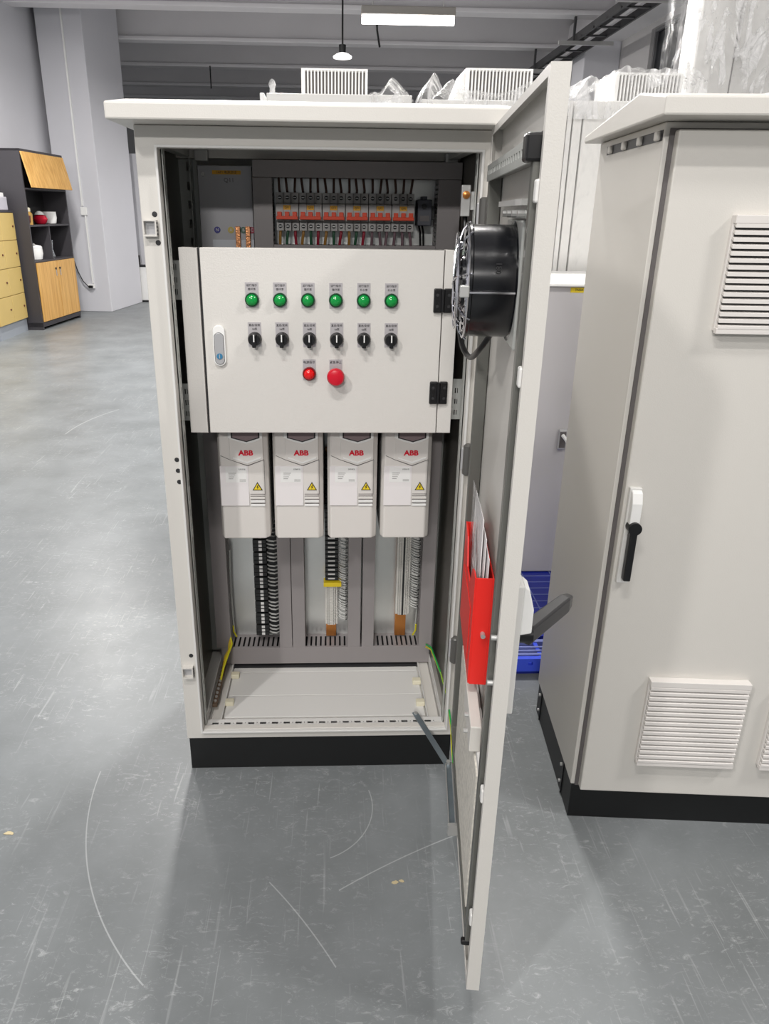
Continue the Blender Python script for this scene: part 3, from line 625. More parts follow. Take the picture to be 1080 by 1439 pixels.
for z in (1.40, 1.163):
    h = MB().box(.691, .712, PY - .009, PY, z - .030, z + .030).build('hinge', BPLAS, cp, bevel=.003)
    MB().box(.7165, .738, PY - .009, PY, z - .030, z + .030).build('hinge_leaf', BPLAS, h, bevel=.003)
    MB().cyl((.7145, PY - .007, z - .028), (.7145, PY - .007, z + .028), .005, n=12).build('hinge_pin', BPLAS, h, smooth=True)
    for dx in (.700, .729):
        for dz in (-.014, .014): MB().cyl((dx, PY - .009, z + dz), (dx, PY - .0098, z + dz), .004, n=10).build('hinge_screw', DARKM, h)
# oval latch
def oval(cx, cz, hw, hh, y0, y1, name, m, parent, bevel=.001):
    pts = []
    for i in range(24):
        t_ = math.pi * 2 * i / 24; pts.append((cx + hw * math.cos(t_), cz + (hh - hw) * (1 if math.sin(t_) >= 0 else -1) * (0 if abs(math.sin(t_)) < 1e-6 else 1) + hw * math.sin(t_)))
    return MB().prism(pts, 1, y0, y1).build(name, m, parent, bevel=bevel)
la = oval(.1495, 1.284, .0155, .052, PY - .008, PY, 'latch', WHITE, cp, .002)
oval(.1495, 1.277, .0125, .041, PY - .0085, PY - .0082, 'latch_groove', DARKM, la, 0)
oval(.1495, 1.277, .0115, .0400, PY - .0105, PY - .0083, 'latch_lever', HANDG, la)
MB().cyl((.1495, PY - .0105, 1.258), (.1495, PY - .0125, 1.258), .0075, n=18).build('key_core', BLUE, la)
MB().box(.1485, .1505, PY - .013, PY - .0125, 1.253, 1.263).build('key_slot', HANDG, la)
def plate(x, z0, z1, lines, fs=.0066):
    p = MB().box(x - .0165, x + .0165, PY - .0012, PY, z0, z1).build('name_plate', PLATE, cp)
    for i, l in enumerate(lines): text(l, fs, at(x, PY - .0016, z1 - .0075 - i * .0095), INK, p, 'lettering', .0001)
def lamp(x, z, ml, mb_, lab):
    p = MB().lathe((x, PY, z), (0, -1, 0), [(0, .0175), (.008, .0175), (.010, .0165), (.010, .0140), (.006, .0138)], 30).build('pilot_light', mb_, cp, smooth=True, label=lab)
    MB().lathe((x, PY - .006, z), (0, -1, 0), [(0, .0138), (.007, .0136), (.0105, .0105), (.0125, .005), (.0128, .001)], 30).build('lens', ml, p, smooth=True)
ordn = ['leftmost', 'second from left', 'third from left', 'fourth from left', 'fifth from left', 'rightmost']
for i in range(6):
    x = .2365 + i * .0696; z = 1.400
    plate(x, z - .021, z + .041, ['运行指示', '补水泵' if i > 3 else '循环泵']); lamp(x, z - .001, GREEN, GREEND, 'green pilot light')
    x = .2395 + i * .0693; z = 1.3015
    plate(x, z - .020, z + .0415, ['直启/变频', '1#泵'])
    p = MB().lathe((x, PY, z), (0, -1, 0), [(0, .0175), (.004, .0175), (.006, .0165), (.020, .0155), (.022, .014)], 28).build('selector_knob', BPLAS, cp, smooth=True)
    MB().box(x - .0052, x + .0052, PY - .028, PY - .020, z - .019, z + .0145).build('knob_grip', BPLAS, p, bevel=.002)
    MB().box(x - .0014, x + .0014, PY - .0288, PY - .028, z - .004, z + .0142).build('pointer_line', WHITE, p)
x = .3765; plate(x, 1.195, 1.249, ['电源指示'], .0078); lamp(x, 1.2125, RED, REDD, 'red pilot light')
x = .445; plate(x, 1.195, 1.249, ['紧急停止'], .0078)
p = MB().lathe((x, PY, 1.208), (0, -1, 0), [(0, .015), (.018, .015)], 24).build('emergency_stop_button', DARKM, cp, smooth=True)
MB().lathe((x, PY - .016, 1.208), (0, -1, 0), [(0, .018), (.003, .0225), (.012, .0225), (.017, .019), (.019, .012), (.0195, .002)], 36).build('mushroom_head', ESTOP, p, smooth=True)
# ------------------------------------------------------------------ frequency inverters
X0, FY, Z0, Z1, DWd = .108, .18, .693, 1.13, .144
def inv_build():
    t = thing('frequency_inverter', (X0 + DWd / 2, FY + .1, Z0), 'white drive unit with red lettering, leftmost of the four under the control panel', 'inverter', 'four drives under the control panel')
    s = MB(); s.prism([(X0, FY + .02), (X0 + .008, FY), (X0 + DWd - .014, FY), (X0 + DWd, FY + .014), (X0 + DWd, FY + .245), (X0, FY + .245)], 2, Z0, Z1); s.build('housing', DRIVE, t, bevel=.004)
    h = []
    for i in range(26): h.append((FY + .05, FY + .23, Z0 + .02 + i * .015, Z0 + .026 + i * .015))
    MB().holed(0, X0 - .001, X0 - .0002, FY + .04, FY + .24, Z0 + .01, Z1 - .01, h).build('side_vent', DRIVE2, t)
    MB().holed(0, X0 + DWd + .0002, X0 + DWd + .001, FY + .04, FY + .24, Z0 + .01, Z1 - .01, h).build('side_vent', DRIVE2, t)
    f = FY
    # keypad cover hexagon
    a, bq = X0 + .037, X0 + .131
    m_ = (a + bq) / 2 + .002
    MB().prism([(a, Z1 - .01), (a, .942), (m_, .925), (bq, .942), (bq, Z1 - .01)], 1, f - .004, f + .001).build('keypad_cover', DRIVE, t, bevel=.0012)
    MB().prism([(a + .008, .9505), (m_, .936), (bq - .006, .9505), (bq - .006, .9465), (m_, .931), (a + .008, .9465)], 1, f - .006, f - .0035).build('chevron', WHITE, t)
    MB().prism([(a - .003, Z1 - .01), (a - .003, 1.007), (m_ - .027, .997), (m_, .9895), (m_ + .027, .997), (bq + .0, 1.007), (bq, Z1 - .01)], 1, f - .006, f - .003).build('keypad_bezel', WHITE, t, bevel=.001)
    MB().prism([(a + .006, Z1 - .02), (a + .006, 1.0075), (m_, .9955), (bq - .008, 1.0075), (bq - .008, Z1 - .02)], 1, f - .0068, f - .0055).build('keypad_surround', DARKM, t)
    MB().prism([(a + .010, Z1 - .022), (a + .010, 1.0100), (m_, .999), (bq - .012, 1.0100), (bq - .012, Z1 - .022)], 1, f - .008, f - .0065).build('keypad', mat('keypad_grey', (128, 112, 114), .5) if 'keypad_grey' not in bpy.data.materials else bpy.data.materials['keypad_grey'], t)
    MB().prism([(a - .002, .942), (m_, .9235), (bq + .001, .942), (bq + .001, .9405), (m_, .9215), (a - .002, .9405), (X0 + .010, .9525), (X0 + .010, .954)], 1, f - .0008, f + .0005).build('cover_seam', LINE, t)
    MB().box(m_ - .0005, m_ + .0005, f - .0008, f, .835, .922).build('cover_seam', LINE, t)
    MB().box(m_ + .004, bq + .002, f - .0008, f, .8345, .836).build('cover_seam', LINE, t); MB().box(bq + .001, bq + .002, f - .0008, f, .836, .94).build('cover_seam', LINE, t)
    # label sheet
    s = MB(); s.prism([(f - .0012, .922), (f - .0002, .922), (f - .0002, .86), (f - .003, .801), (f - .004, .801), (f - .0012, .86)], 0, X0 + .006, X0 + .0865); s.build('paper_flap', PAPER, t)
    MB().box(X0 + .022, X0 + .082, f - .0018, f - .0013, .872, .919).build('sticker', WHITE, t)
    text('扫码关注', .005, at(X0 + .069, f - .002, .912), INK, t, 'lettering', .0001)
    for zz in (.880, .876): MB().box(X0 + .061, X0 + .079, f - .0021, f - .0018, zz, zz + .001).build('print_line', LINE, t)
    for i, zz in enumerate((.9, .895, .889, .883)): MB().box(X0 + .03, X0 + .052 - i * .003, f - .0021, f - .0018, zz, zz + .0012).build('print_line', LINE, t)
    # logo
    text('ABB', .021, at(X0 + .0825, f - .0045, .962), REDINK, t, 'logo', .0003, bold=.0009, xs=1.08)
    # warning triangle
    cx, cz, r_ = X0 + .1115, .8585, .0145
    MB().prism([(cx - r_, cz - .011), (cx + r_, cz - .011), (cx, cz + .0145)], 1, f - .0014, f).build('warning_sign', INK, t)
    tr_ = MB().prism([(cx - r_ + .0035, cz - .009), (cx + r_ - .0035, cz - .009), (cx, cz + .0105)], 1, f - .0018, f - .0012).build('warning_field', YEL, t)
    MB().prism([(cx + .001, cz + .006), (cx - .003, cz - .002), (cx, cz - .002), (cx - .0015, cz - .008), (cx + .0035, cz + .0005), (cx + .0005, cz + .0005), (cx + .003, cz + .006)], 1, f - .0022, f - .0017).build('lightning_bolt', INK, t)
    for i, zz in enumerate((.8245, .813, .8015)):
        MB().box(X0 + .090, X0 + .132, f - .0035, f, zz - .0035, zz + .0035).build('slot_bar', WHITE if i else DRIVE, t, bevel=.001)
        MB().box(X0 + .090, X0 + .132, f - .001, f, zz + .0036, zz + .0055).build('slot_recess', LINE, t)
    return t
inv = inv_build(); index_children()
for i, l in enumerate(('second from the left', 'third from the left', 'rightmost')):
    copy_to(inv, .1568 * (i + 1), 0, 0, 'white drive with red lettering, %s of the four under the panel' % l)
# ------------------------------------------------------------------ wire ducts
def vduct(x0, x1, z0, z1, label, y0=.34, y1=.425):
    t = thing('wire_duct', ((x0 + x1) / 2, y1, z0), label, 'wire duct', 'grey slotted wire ducts in the cabinet')
    MB().box(x0 - .001, x1 + .001, y0, y0 + .0025, z0, z1).build('duct_cover', DUCT, t, bevel=.001)
    h = []; z = z0 + .006
    while z + .005 < z1: h.append((y0 + .008, y1 - .02, z, z + .005)); z += .0125
    for x in (x0, x1 - .0015): MB().holed(0, x, x + .0015, y0 + .003, y1, z0, z1, h).build('slotted_wall', DUCT, t, kind='stuff')
    return t
def hduct(x0, x1, z0, z1, label, y0=.34, y1=.425, pit=.0165):
    t = thing('wire_duct', ((x0 + x1) / 2, y1, z0), label, 'wire duct', 'grey slotted wire ducts in the cabinet')
    MB().box(x0, x1, y0, y0 + .0025, z0 - .001, z1 + .001).build('duct_cover', DUCT, t, bevel=.001)
    h = []; x = x0 + .006
    while x + .006 < x1: h.append((x, x + .006, y0 + .010, y1 - .016)); x += pit
    for z in (z0, z1 - .0015): MB().holed(2, z, z + .0015, x0, x1, y0 + .003, y1, h).build('slotted_wall', DUCT, t, kind='stuff')
    MB().box(x0, x1, y1 - .003, y1, z0 + .002, z1 - .002).build('duct_base', DKPIPE, t)
    return t
hduct(.055, .768, .142, .205, 'grey horizontal wire duct along the foot of the mounting plate')
hduct(.221, .790, 1.694, 1.735, 'dark grey horizontal wire duct above the row of circuit breakers')
hduct(.2735, .7255, 1.485, 1.519, 'dark grey horizontal wire duct just under the circuit breakers')
for (a, bq, z0, z1, l) in ((.042, .089, .206, 1.45, 'vertical wire duct at the left edge, below the drives'), (.256, .2965, .206, 1.46, 'vertical wire duct, left one of the left centre pair'),
        (.3005, .341, .206, 1.46, 'vertical wire duct, right one of the left centre pair'), (.488, .528, .206, 1.46, 'vertical wire duct, left one of the right centre pair'),
        (.5355, .574, .206, 1.46, 'vertical wire duct, right one of the right centre pair'), (.731, .773, .206, 1.46, 'vertical wire duct at the right edge, below the drives'),
        (.2215, .272, 1.485, 1.692, 'short vertical wire duct left of the circuit breakers'), (.727, .788, 1.485, 1.692, 'short vertical wire duct right of the circuit breakers')):
    vduct(a, bq, z0, z1, l)
for sx, x in ((1, .095), (-1, .722)):
    for i in range(2):
        o = MB().tube([(x + sx * .006 * i, .40, .212), (x - sx * .003, .395, .235), (x - sx * .003, .392, .26)] if i else [(x, .40, .212), (x - sx * .003, .395, .30), (x - sx * .004, .39, .42), (x - sx * .001, .392, .55)], .003, 6).build('striped_wire', mat('striped_sleeve', (170, 172, 168), .5) if not i else WYG)
        tag(o, '%s wire rising along the duct at the %s edge of the mounting plate' % (('pale', 'yellow-green')[i], ('left', 'right')[sx < 0]), 'wire')
# ------------------------------------------------------------------ circuit breakers
def breaker():
    x0 = .2805; wd = .0625; f = .352
    t = thing('circuit_breaker', (x0 + wd / 2, .40, 1.60), 'x', 'circuit breaker', 'row of three-pole circuit breakers')
    MB().prism([(f + .018, 1.556), (f + .018, 1.580), (f, 1.583), (f, 1.626), (f + .018, 1.629), (f + .018, 1.656), (.42, 1.656), (.42, 1.556)], 0, x0, x0 + wd).build('body', BREAK, t, bevel=.001)
    tg = MB().box(x0 + .002, x0 + wd - .002, f - .012, f - .001, 1.586, 1.595).build('toggle_bar', ORANGE, t, bevel=.001)
    for p in range(3):
        c_ = x0 + wd * (p + .5) / 3
        MB().box(c_ - .006, c_ + .006, f - .010, f, 1.594, 1.606).build('lever', ORANGE, tg, bevel=.001)
        if p: MB().box(x0 + wd * p / 3 - .0005, x0 + wd * p / 3 + .0005, f - .0006, f + .018, 1.5565, 1.655).build('pole_seam', LINE, t)
        for z in (1.568, 1.643):
            sc = MB().cyl((c_, f + .0185, z), (c_, f + .0165, z), .0055, n=12).build('terminal_screw', DARKM, t)
            MB().box(c_ - .004, c_ + .004, f + .0158, f + .0166, z - .001, z + .001).build('screw_slot', ZINC, sc)
    lb = MB().box(x0 + .021, x0 + .041, f - .0008, f, 1.611, 1.623).build('label_tape', ORNL, t)
    return t
br0 = breaker(); index_children(); brs = [br0]
br0['label'] = 'three-pole breaker with orange toggles, leftmost of the row of six'
for i, l in enumerate(('second from left in', 'third from left in', 'fourth from left in', 'fifth from left in', 'rightmost of')):
    brs.append(copy_to(br0, .0643 * (i + 1), 0, 0, 'three-pole breaker with orange toggles, %s the row of six' % l))
for i, b_ in enumerate(brs):
    WM[b_] = Matrix.Translation((.0643 * i, 0, 0)) @ WM[br0]
    text(['QF1', 'QF2', 'QF3', 'QF4', 'QF5', 'QF6'][i], .0075, at(.3115 + .0643 * i, .3509, 1.617), INK, b_, 'lettering', .0001)
    for p in range(3):
        x = .2805 + .0643 * i + .0625 * (p + .5) / 3; j = random.uniform(-.003, .003)
        MB().tube([(x, .385, 1.654), (x, .366, 1.662), (x + j, .368, 1.68), (x + j * 2, .375, 1.70)], .0035, 7).build('supply_wire', WBR, b_, smooth=True)
        m_ = (WYE, WGR, WRE)[p] if i < 4 else WVI
        MB().tube([(x, .385, 1.558), (x, .366, 1.550), (x + j, .366, 1.535), (x + j * 2, .375, 1.512)], .004, 7).build('load_wire', m_, b_, smooth=True)
t = thing('relay_module', (.694, .40, 1.60), 'dark grey timer module at the right end of the breaker row', 'module')
MB().box(.6735, .713, .352, .42, 1.573, 1.642).build('body', MODG, t, bevel=.003); MB().cyl((.690, .352, 1.624), (.690, .347, 1.624), .007, n=16).build('dial', DARKM, t, smooth=True)
MB().box(.687, .699, .358, .42, 1.642, 1.65).build('clip', MODG, t); MB().box(.713, .721, .36, .42, 1.59, 1.625).build('side_socket', BPLAS, t)
MB().box(.680, .706, .3515, .352, 1.585, 1.60).build('printed_label', LINE, t)
for x in (.683, .692): MB().tube([(x, .40, 1.574), (x + .001, .37, 1.556), (x + .004, .375, 1.512)], .003, 6).build('wire', BPLAS, t, smooth=True)
# main switch cover on the left
SWG = mat('switch_cover_grey', (176, 176, 180), .35)
t = thing('main_switch_cover', (.135, .40, 1.52), 'light grey main switch cover with coloured phase dots, upper left in the cabinet', 'switch')
MB().box(.068, .2155, .375, .425, 1.50, 1.722).build('cover_plate', SWG, t, bevel=.002)
MB().box(.10, .2155, .3735, .375, 1.50, 1.53).build('lower_label', mat('pale_label', (200, 204, 210), .4), t)
MB().box(.108, .186, .3738, .375, 1.700, 1.710).build('label_tape', ORNL, t)
text('1AP1 电源进线', .0085, at(.147, .3735, 1.705), INK, t, 'lettering', .0001); text('Q11', .016, at(.153, .3745, 1.685), LINE, t, 'lettering', .0002)
for x, m_, c_ in ((.114, mat('phase_blue', (48, 46, 130), .4), 'N'), (.152, mat('phase_yellow', (190, 170, 80), .4), 'A'), (.187, mat('phase_green', (62, 96, 76), .4), 'B'), (.2105, mat('phase_red', (150, 28, 60), .4), 'C')):
    d_ = MB().cyl((x, .375, 1.556), (x, .3735, 1.556), .0088, n=20).build('phase_dot', m_, t); text(c_, .012, at(x, .3732, 1.556), PLATE, d_, 'lettering', .0001)
for x in (.172, .2): MB().box(x - .0065, x + .0065, .364, .3725, 1.505, 1.566).build('copper_bar', COPPER, t, bevel=.001)
MB().lathe((.083, .375, 1.70), (0, -1, 0), [(0, .006), (.005, .005)], 10).build('screw', ZINC, t)
# ------------------------------------------------------------------ terminal strips
t = thing('relay_terminal_strip', (.21, .42, .23), 'column of black relay terminals with white markers, left bay', 'terminal strip')
MB().box(.185, .225, .405, .425, .215, .90).build('rail', GALV, t)
zz = .238; i = 0
while zz < .86:
    rb = MB().box(.174, .2175, .368, .41, zz, zz + .0118).build('relay_block', RELAY, t)
    MB().box(.193, .2035, .3665, .368, zz + .0015, zz + .0105).build('marker', WHITE, rb)
    MB().tube([(.217, .385, zz + .006), (.228, .372, zz + .008), (.242, .372, zz + .006), (.252, .385, zz + .003)], .0026, 5).build('wire', WIREG, rb)
    zz += .0136 + (.005 if i % 3 == 2 else 0); i += 1
MB().box(.2185, .2545, .392, .404, .228, .88).build('wire_bed', RELAY, t)
def strip(x0, x1, z0, z1, t, pitch=.0052, y=.372):
    s = MB(); z = z0
    while z < z1: s.box(x0, x1, y, y + .03, z, z + pitch * .78); s.box(x0 + .008, x1 - .008, y - .006, y, z, z + pitch * .7); z += pitch
    s.build('terminal_row', TERM, t, kind='stuff')
    s = MB(); z = z0
    while z < z1:
        for q in (.006, .012): s.box(x0 + q, x0 + q + .002, y - .0065 if q > .008 else y - .0005, y, z + .001, z + .003); s.box(x1 - q - .002, x1 - q, y - .0065 if q > .008 else y - .0005, y, z + .001, z + .003)
        z += pitch
    s.build('terminal_holes', DARKM, t, kind='stuff')
def wires(x0, x1, z0, z1, t, pitch=.0085):
    s = MB(); z = z0
    while z < z1:
        j = random.uniform(-.003, .003); s.tube([(x0, .39, z), (x0 + (x1 - x0) * .35, .376, z - .002 + j), (x0 + (x1 - x0) * .75, .378, z - .008 + j), (x1, .392, z - .012)], .0022, 5); z += pitch
    s.build('wire_bundle', WIREG, t, kind='stuff')
    s = MB(); z = z0
    while z < z1: s.box(x1 - .008, x1 - .001, .384, .39, z - .014, z - .009); z += pitch * 2
    s.build('ferrule_row', RELAY, t, kind='stuff')
t = thing('terminal_strip', (.432, .42, .21), 'beige terminal strip with a yellow marker and relays above, centre bay', 'terminal strip')
MB().box(.4125, .447, .40, .425, .212, .9).build('rail', COPRAIL, t)
zz = .448
while zz < .88:
    rb = MB().box(.4105, .4535, .370, .41, zz, zz + .013).build('relay_block', RELAY, t); MB().box(.42, .443, .3685, .370, zz + .004, zz + .009).build('marker', WIREG, rb); zz += .0165
MB().box(.405, .4645, .362, .40, .4265, .4415).build('yellow_marker', YEL, t, bevel=.001)
strip(.410, .4515, .278, .425, t); wires(.452, .486, .30, .86, t)
t = thing('terminal_strip', (.672, .42, .21), 'long beige terminal strip on a copper coloured rail, right bay', 'terminal strip')
MB().box(.652, .689, .40, .425, .212, .9).build('rail', COPRAIL, t)
strip(.650, .695, .315, .86, t); wires(.695, .729, .345, .86, t)
MB().box(.6695, .6755, .3645, .372, .315, .86).build('centre_channel', RELAY, t)
# ------------------------------------------------------------------ closed cabinet on the right
RM = Matrix.Translation((1.0977, -.2078, 0)) @ Matrix.Rotation(R(-4.3477), 4, 'Z')
RW = .87
rc = thing('electrical_cabinet', (0, 0, 0), 'closed beige electrical cabinet with vent grilles and a black lever handle', 'cabinet', M=RM @ Matrix.Translation((RW / 2, CD / 2, 0)))
plinth(RM, RW, CD, rc); canopy(RM, RW, CD, rc)
MB(RM).box(0, RW, .004, CD, Pz, Hc).build('body', PAINT, rc, bevel=.003)
MB(RM).box(-.001, .0005, .01, .40, 1.748, 1.768).build('vent_gap', DKPIPE, rc)
for y in (.02, .13, .24, .35): MB(RM).box(-.009, 0, y, y + .02, 1.749, 1.767).build('gap_spacer', PAINT, rc, bevel=.003)
rd = MB(RM).box(.0195, RW - .02, -.022, .002, .121, 1.766).build('door', PAINT, rc, bevel=.003)
MB(RM).box(.010, RW - .01, -.001, .003, .119, 1.770).build('door_gasket', LINE, rc)
def grille(u0, u1, z0, z1, n):
    g = MB(RM).box(u0, u1, -.032, -.022, z0, z1).build('vent_grille', LOUV, rc, bevel=.001)
    hh = (z1 - z0 - .016) / n
    MB(RM).box(u0 + .006, u1 - .006, -.0325, -.032, z0 + .006, z1 - .006).build('louvre_gap_shade', DKPIPE, g)  # dark sheet puts the shade between the louvres into colour
    for i in range(n):
        zb = z0 + .006 + i * hh
        MB(RM).prism([(-.0325, zb + hh * .30), (-.044, zb - hh * .02), (-.044, zb + hh * .50), (-.042, zb + hh * .58), (-.0325, zb + hh * .68)], 0, u0 + .002, u1 - .002).build('louvre', LOUV, g)
    MB(RM).box(u0, u1, -.044, -.03, z1 - .016, z1).build('grille_top', LOUV, g, bevel=.001); MB(RM).box(u0, u1, -.044, -.03, z0 - .004, z0 + .008).build('grille_bottom', LOUV, g, bevel=.001)
grille(.150, .400, 1.378, 1.610, 16); grille(.1495, .401, .236, .498, 16); grille(.470, .722, .236, .480, 15); grille(.470, .722, 1.378, 1.610, 16)
h = MB(RM).box(.0265, .0545, -.034, -.022, .772, 1.018).build('swing_handle', PAINTW, rc, bevel=.002)
MB(RM).prism([(-.034, .90), (-.052, .925), (-.052, .985), (-.044, 1.008), (-.034, 1.014)], 0, .030, .0535).build('handle_cover', WHITE, h, bevel=.002)
s = MB(RM); s.cyl((.0425, -.036, .925), (.0425, -.060, .925), .0155, n=22); s.build('handle_pivot', BPLAS, h, smooth=True)
MB(RM).box(.034, .051, -.058, -.038, .788, .925).build('handle_lever', BPLAS, h, bevel=.003)
# ------------------------------------------------------------------ blue pallet and the low cabinet on it
t = thing('plastic_pallet', (1.5, .9, 0), 'blue plastic pallet under the low white cabinet, between door and right cabinet', 'pallet')
px0, px1, py0, py1 = .98, 1.96, .45, 1.46
MB().box(px0, px1, py0 + .15, py1, .060, .072).build('deck', PBLUED, t)
s = MB()
y = py0 + .19
while y < py1: s.box(px0, px1, y, y + .004, .072, .0745); y += .055
x = px0 + .05
while x < px1: s.box(x, x + .004, py0 + .15, py1, .072, .075); x += .13
s.build('deck_rib', PLINE, t)
for yy, hh_, m_ in ((.028, .010, PLINE), (.052, .008, PLINE), (.075, .008, PLINE), (.112, .016, PLINE)): MB().box(px0, px1, py0 + yy, py0 + yy + hh_, .052, .072).build('deck_slat', m_, t)
x = px0
while x < px1: MB().box(x, x + .014, py0 + .018, py0 + .15, .048, .068).build('deck_slat', PBLUE, t); x += .11
MB().box(px0, px1, py0 + .165, py0 + .18, .072, .076).build('deck_slat', PBLUE, t)
MB().holed(1, py0, py0 + .018, px0, px1, .018, .072, [(1.155, 1.172, .045, .058), (1.5, 1.72, .02, .045)]).build('front_board', PBLUE, t)
MB().box(px0, px1, py0 + .012, py1, .0, .014).build('bottom_board', PBLUED, t)
for x in (px0, 1.45, 1.83): MB().box(x, x + .13, py0 + .02, py1, .014, .052).build('foot_block', PBLUED, t)
t = thing('low_cabinet', (1.58, 1.32, .076), 'low grey cabinet standing on the blue pallet with a small recessed handle', 'cabinet')
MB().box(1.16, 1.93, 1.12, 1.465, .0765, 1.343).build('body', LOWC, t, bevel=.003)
MB().prism([(1.095, 1.343), (1.095, 1.353), (1.17, 1.375), (1.465, 1.375), (1.465, 1.343)], 0, 1.14, 1.95).build('lid', WHITE, t, bevel=.002)
MB().box(1.378, 1.478, 1.118, 1.12, 1.318, 1.337).build('label_tape', YEL, t); text('TN5A-4YA1', .013, at(1.428, 1.1175, 1.3275), INK, t, 'lettering', .0001)
hh = MB().box(1.392, 1.427, 1.105, 1.12, .665, .755).build('handle_recess', HANDG, t, bevel=.006); MB().box(1.397, 1.422, 1.103, 1.107, .675, .745).build('handle_well', LINE, hh)
MB().tube([(1.406, 1.100, .732), (1.414, 1.085, .722), (1.428, 1.07, .70)], .008, 8).build('handle_lever', WHITE, hh)
# ------------------------------------------------------------------ wrapped cabinets behind
def cowl(x0, x1, y0, y1, z0, z1, parent, slope=0, n=18):
    c_ = MB().prism([(x0 - slope, z0), (x1, z0), (x1, z1), (x0, z1)], 1, y0 + .02, y1).build('exhaust_cowl', WHITE, parent, bevel=.003)
    MB().box(x0 + .008, x1 - .008, y0 + .015, y0 + .02, z0 + .01, z1 - .01).build('cowl_mesh', COWLIN, c_)
    MB().holed(1, y0, y0 + .016, x0, x1, z0, z1, [(x0 + .010, x1 - .010, z0 + .010, z1 - .008)]).build('grille_frame', WHITE, c_)
    st = (x1 - x0 - .02) / n
    for i in range(n): MB().box(x0 + .010 + i * st, x0 + .010 + i * st + st * .42, y0 + .001, y0 + .012, z0 + .01, z1 - .008).build('slat', WHITE, c_)
    return c_
def film(x0, x1, y0, y1, zf, parent, nx=46, ny=14, amp=.012, name='stretch_film'):
    vs_, fs_ = [], []
    for j in range(ny + 1):
        for i in range(nx + 1):
            u, v = i / nx, j / ny; x = x0 + (x1 - x0) * u; y = y0 + (y1 - y0) * v
            z = zf(x, v) + amp * (noise.noise(Vector((x * 22, y * 18, 1))) + .6 * noise.noise(Vector((x * 60, y * 40, 4))))
            vs_.append((x, y + .01 * noise.noise(Vector((x * 30, v * 9, 7))), z))
    for j in range(ny):
        for i in range(nx): a = j * (nx + 1) + i; fs_.append((a, a + 1, a + nx + 2, a + nx + 1))
    k0 = len(vs_)   # front skirt
    for q in range(1, 5):
        for i in range(nx + 1):
            x, y, z = vs_[i]; vs_.append((x, y0 - .004 - .008 * abs(noise.noise(Vector((x * 50, q * 2, 3)))), z + (min(z, 1.98) - z) * q / 4))
    for q in range(4):
        r0 = 0 if q == 0 else k0 + (q - 1) * (nx + 1); r1 = k0 + q * (nx + 1)
        for i in range(nx): fs_.append((r1 + i, r1 + i + 1, r0 + i + 1, r0 + i))
    return MB().add(vs_, fs_).build(name, FILM, parent, smooth=True)
def lerp(pts):
    def f(x, v=0):
        if x <= pts[0][0]: return pts[0][1]
        for (a, za), (bq, zb) in zip(pts, pts[1:]):
            if x <= bq: return za + (zb - za) * (x - a) / (bq - a)
        return pts[-1][1]
    return f
t = thing('wrapped_cabinet', (.45, 1.75, 0), 'tall white cabinet behind the open one with an unwrapped slatted roof cowl and lifting eye', 'cabinet')
MB().box(.168, .76, 1.50, 2.0, 0, 2.058).build('body', PAINTW, t, bevel=.003); MB().box(.141, .158, 1.50, 2.0, 0, 2.058).build('side_panel', WHITE, t, bevel=.003)
cowl(.306, .582, 1.6, 1.85, 2.06, 2.166, t)
MB().lathe((.185, 1.6, 2.058), (0, 0, 1), [(0, .018), (.015, .012), (.03, .011), (.045, .016), (.06, .010), (.066, .002)], 12).build('lifting_eye', FILM, t, smooth=True)
film(.585, .765, 1.49, 1.75, lerp([(.585, 2.062), (.63, 2.064), (.676, 2.125), (.70, 2.105), (.735, 2.07), (.765, 2.04)]), t, 24)
t = thing('wrapped_cabinet', (1.08, 1.75, 0), 'film-wrapped white cabinet behind the open door with a slatted roof cowl', 'cabinet')
MB().box(.80, 1.355, 1.50, 2.0, 0, 2.045).build('body', PAINTW, t, bevel=.003); cowl(.993, 1.275, 1.6, 1.85, 2.05, 2.178, t, .05)
film(.785, 1.36, 1.49, 1.9, lerp([(.785, 2.03), (.82, 2.10), (.85, 2.14), (.885, 2.09), (.92, 2.12), (.95, 2.10), (1.0, 2.075), (1.12, 2.07), (1.2, 2.09), (1.25, 2.12), (1.36, 2.07)]), t)
t = thing('wrapped_cabinet', (1.65, 1.75, 0), 'film-wrapped tall cabinet with dark vertical seams, between the open door and the right cabinet', 'cabinet')
MB().box(1.478, 1.96, 1.50, 2.0, 0, 2.05).build('body', PAINTW, t, bevel=.003)
for a, bq in ((1.368, 1.405), (1.411, 1.430), (1.436, 1.472)): MB().box(a, bq, 1.502, 2.0, 0, 2.05).build('leaned_panel', PAINTW, t, bevel=.002)
MB().box(1.37, 1.475, 1.53, 1.99, .01, 2.04).build('seam_backing', BPLAS, t)
cowl(1.628, 1.915, 1.6, 1.85, 2.055, 2.172, t)
film(1.365, 1.97, 1.49, 1.9, lerp([(1.365, 2.05), (1.43, 2.06), (1.47, 2.13), (1.50, 2.145), (1.54, 2.10), (1.6, 2.15), (1.63, 2.18), (1.7, 2.165), (1.8, 2.17), (1.9, 2.18), (1.97, 2.13)]), t)
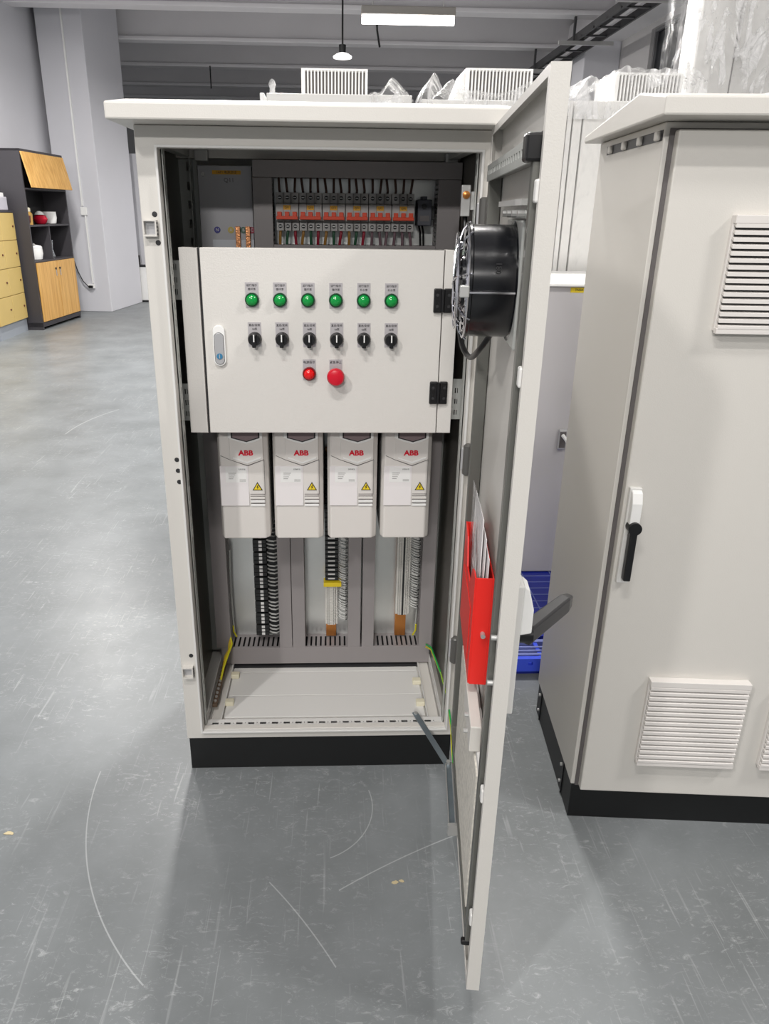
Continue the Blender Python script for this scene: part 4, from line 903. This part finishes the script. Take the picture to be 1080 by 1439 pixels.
# front skirt of film down the cabinet
def sheet(x0, x1, y, z0, z1, parent, amp=.006, nx=26, nz_=60, label=None):
    vs_, fs_ = [], []
    for j in range(nz_ + 1):
        for i in range(nx + 1):
            x = x0 + (x1 - x0) * i / nx; z = z0 + (z1 - z0) * j / nz_
            vs_.append((x, y + amp * (noise.noise(Vector((x * 5, 3, z * 26))) + .5 * noise.noise(Vector((x * 18, 8, z * 50)))), z))
    for j in range(nz_):
        for i in range(nx): a = j * (nx + 1) + i; fs_.append((a, a + 1, a + nx + 2, a + nx + 1))
    return MB().add(vs_, fs_).build('stretch_film', FILM2, parent, smooth=True)
sheet(1.365, 1.95, 1.488, .3, 2.04, t)
t = thing('wrapped_crate', (2.8, 2.2, 0), 'big box-shaped cabinet under shiny clear film, towering behind the right cabinet', 'cabinet')
MB().box(2.17, 3.5, 2.09, 2.26, 0, 2.80).build('body', PAINTW, t, bevel=.01); MB().box(2.36, 2.365, 2.085, 2.09, .1, 2.78).build('door_seam', LINE, t)
def bulge(x, v): return 2.66
s_ = sheet(2.09, 3.6, 2.04, 1.4, 2.84, t, .010, 50, 60)
film(2.10, 3.6, 2.04, 2.28, lerp([(2.09, 2.76), (2.14, 2.82), (3.6, 2.85)]), t, 40, 10, .01)
sheetl = MB()
vs_, fs_ = [], []
for j in range(31):
    for i in range(11):
        y = 2.04 + .024 * i; z = 1.4 + (2.78 - 1.4) * j / 30; vs_.append((2.085 - .02 * (1 - j / 30) ** 2 + .02 * noise.noise(Vector((y * 9, z * 12, 2))), y, z))
for j in range(30):
    for i in range(10): a = j * 11 + i; fs_.append((a, a + 1, a + 12, a + 11))
MB().add(vs_, fs_).build('stretch_film', FILM2, t, smooth=True)
t = thing('low_wrapped_cabinet', (2.2, 1.1, 0), 'cabinet right behind the closed one with only its slatted roof cowl showing', 'cabinet')
MB().box(1.98, 2.7, .75, 1.3, 0, 1.93).build('body', PAINTW, t, bevel=.003); 
GM = Matrix.Translation((1.99, .95, 1.93)) @ Matrix.Rotation(R(12), 4, 'Z')
c_ = MB(GM).box(.0, .42, .0, .25, 0, .09).build('exhaust_cowl', WHITE, t, bevel=.003)
for i in range(24): MB(GM).box(.012 + i * .0165, .019 + i * .0165, -.006, 0, .01, .08).build('slat', WHITE, c_)
# scraps on the floor
def scrap(x, y, r, label):
    pts = []
    for i in range(9):
        t_ = 2 * math.pi * i / 9; q = r * random.uniform(.5, 1); pts.append((x + q * math.cos(t_) * 1.4, y + q * math.sin(t_) * .8))
    o = MB().prism(pts, 2, .0, .0015).build('paper_scrap', TAN); tag(o, label, 'scrap')
scrap(-.449, -.227, .012, 'small cream scrap on the floor at the left edge'); scrap(.596, -.404, .008, 'tan crumb on the floor in front of the open cabinet'); scrap(.612, -.401, .006, 'smaller crumb beside the tan one on the floor')
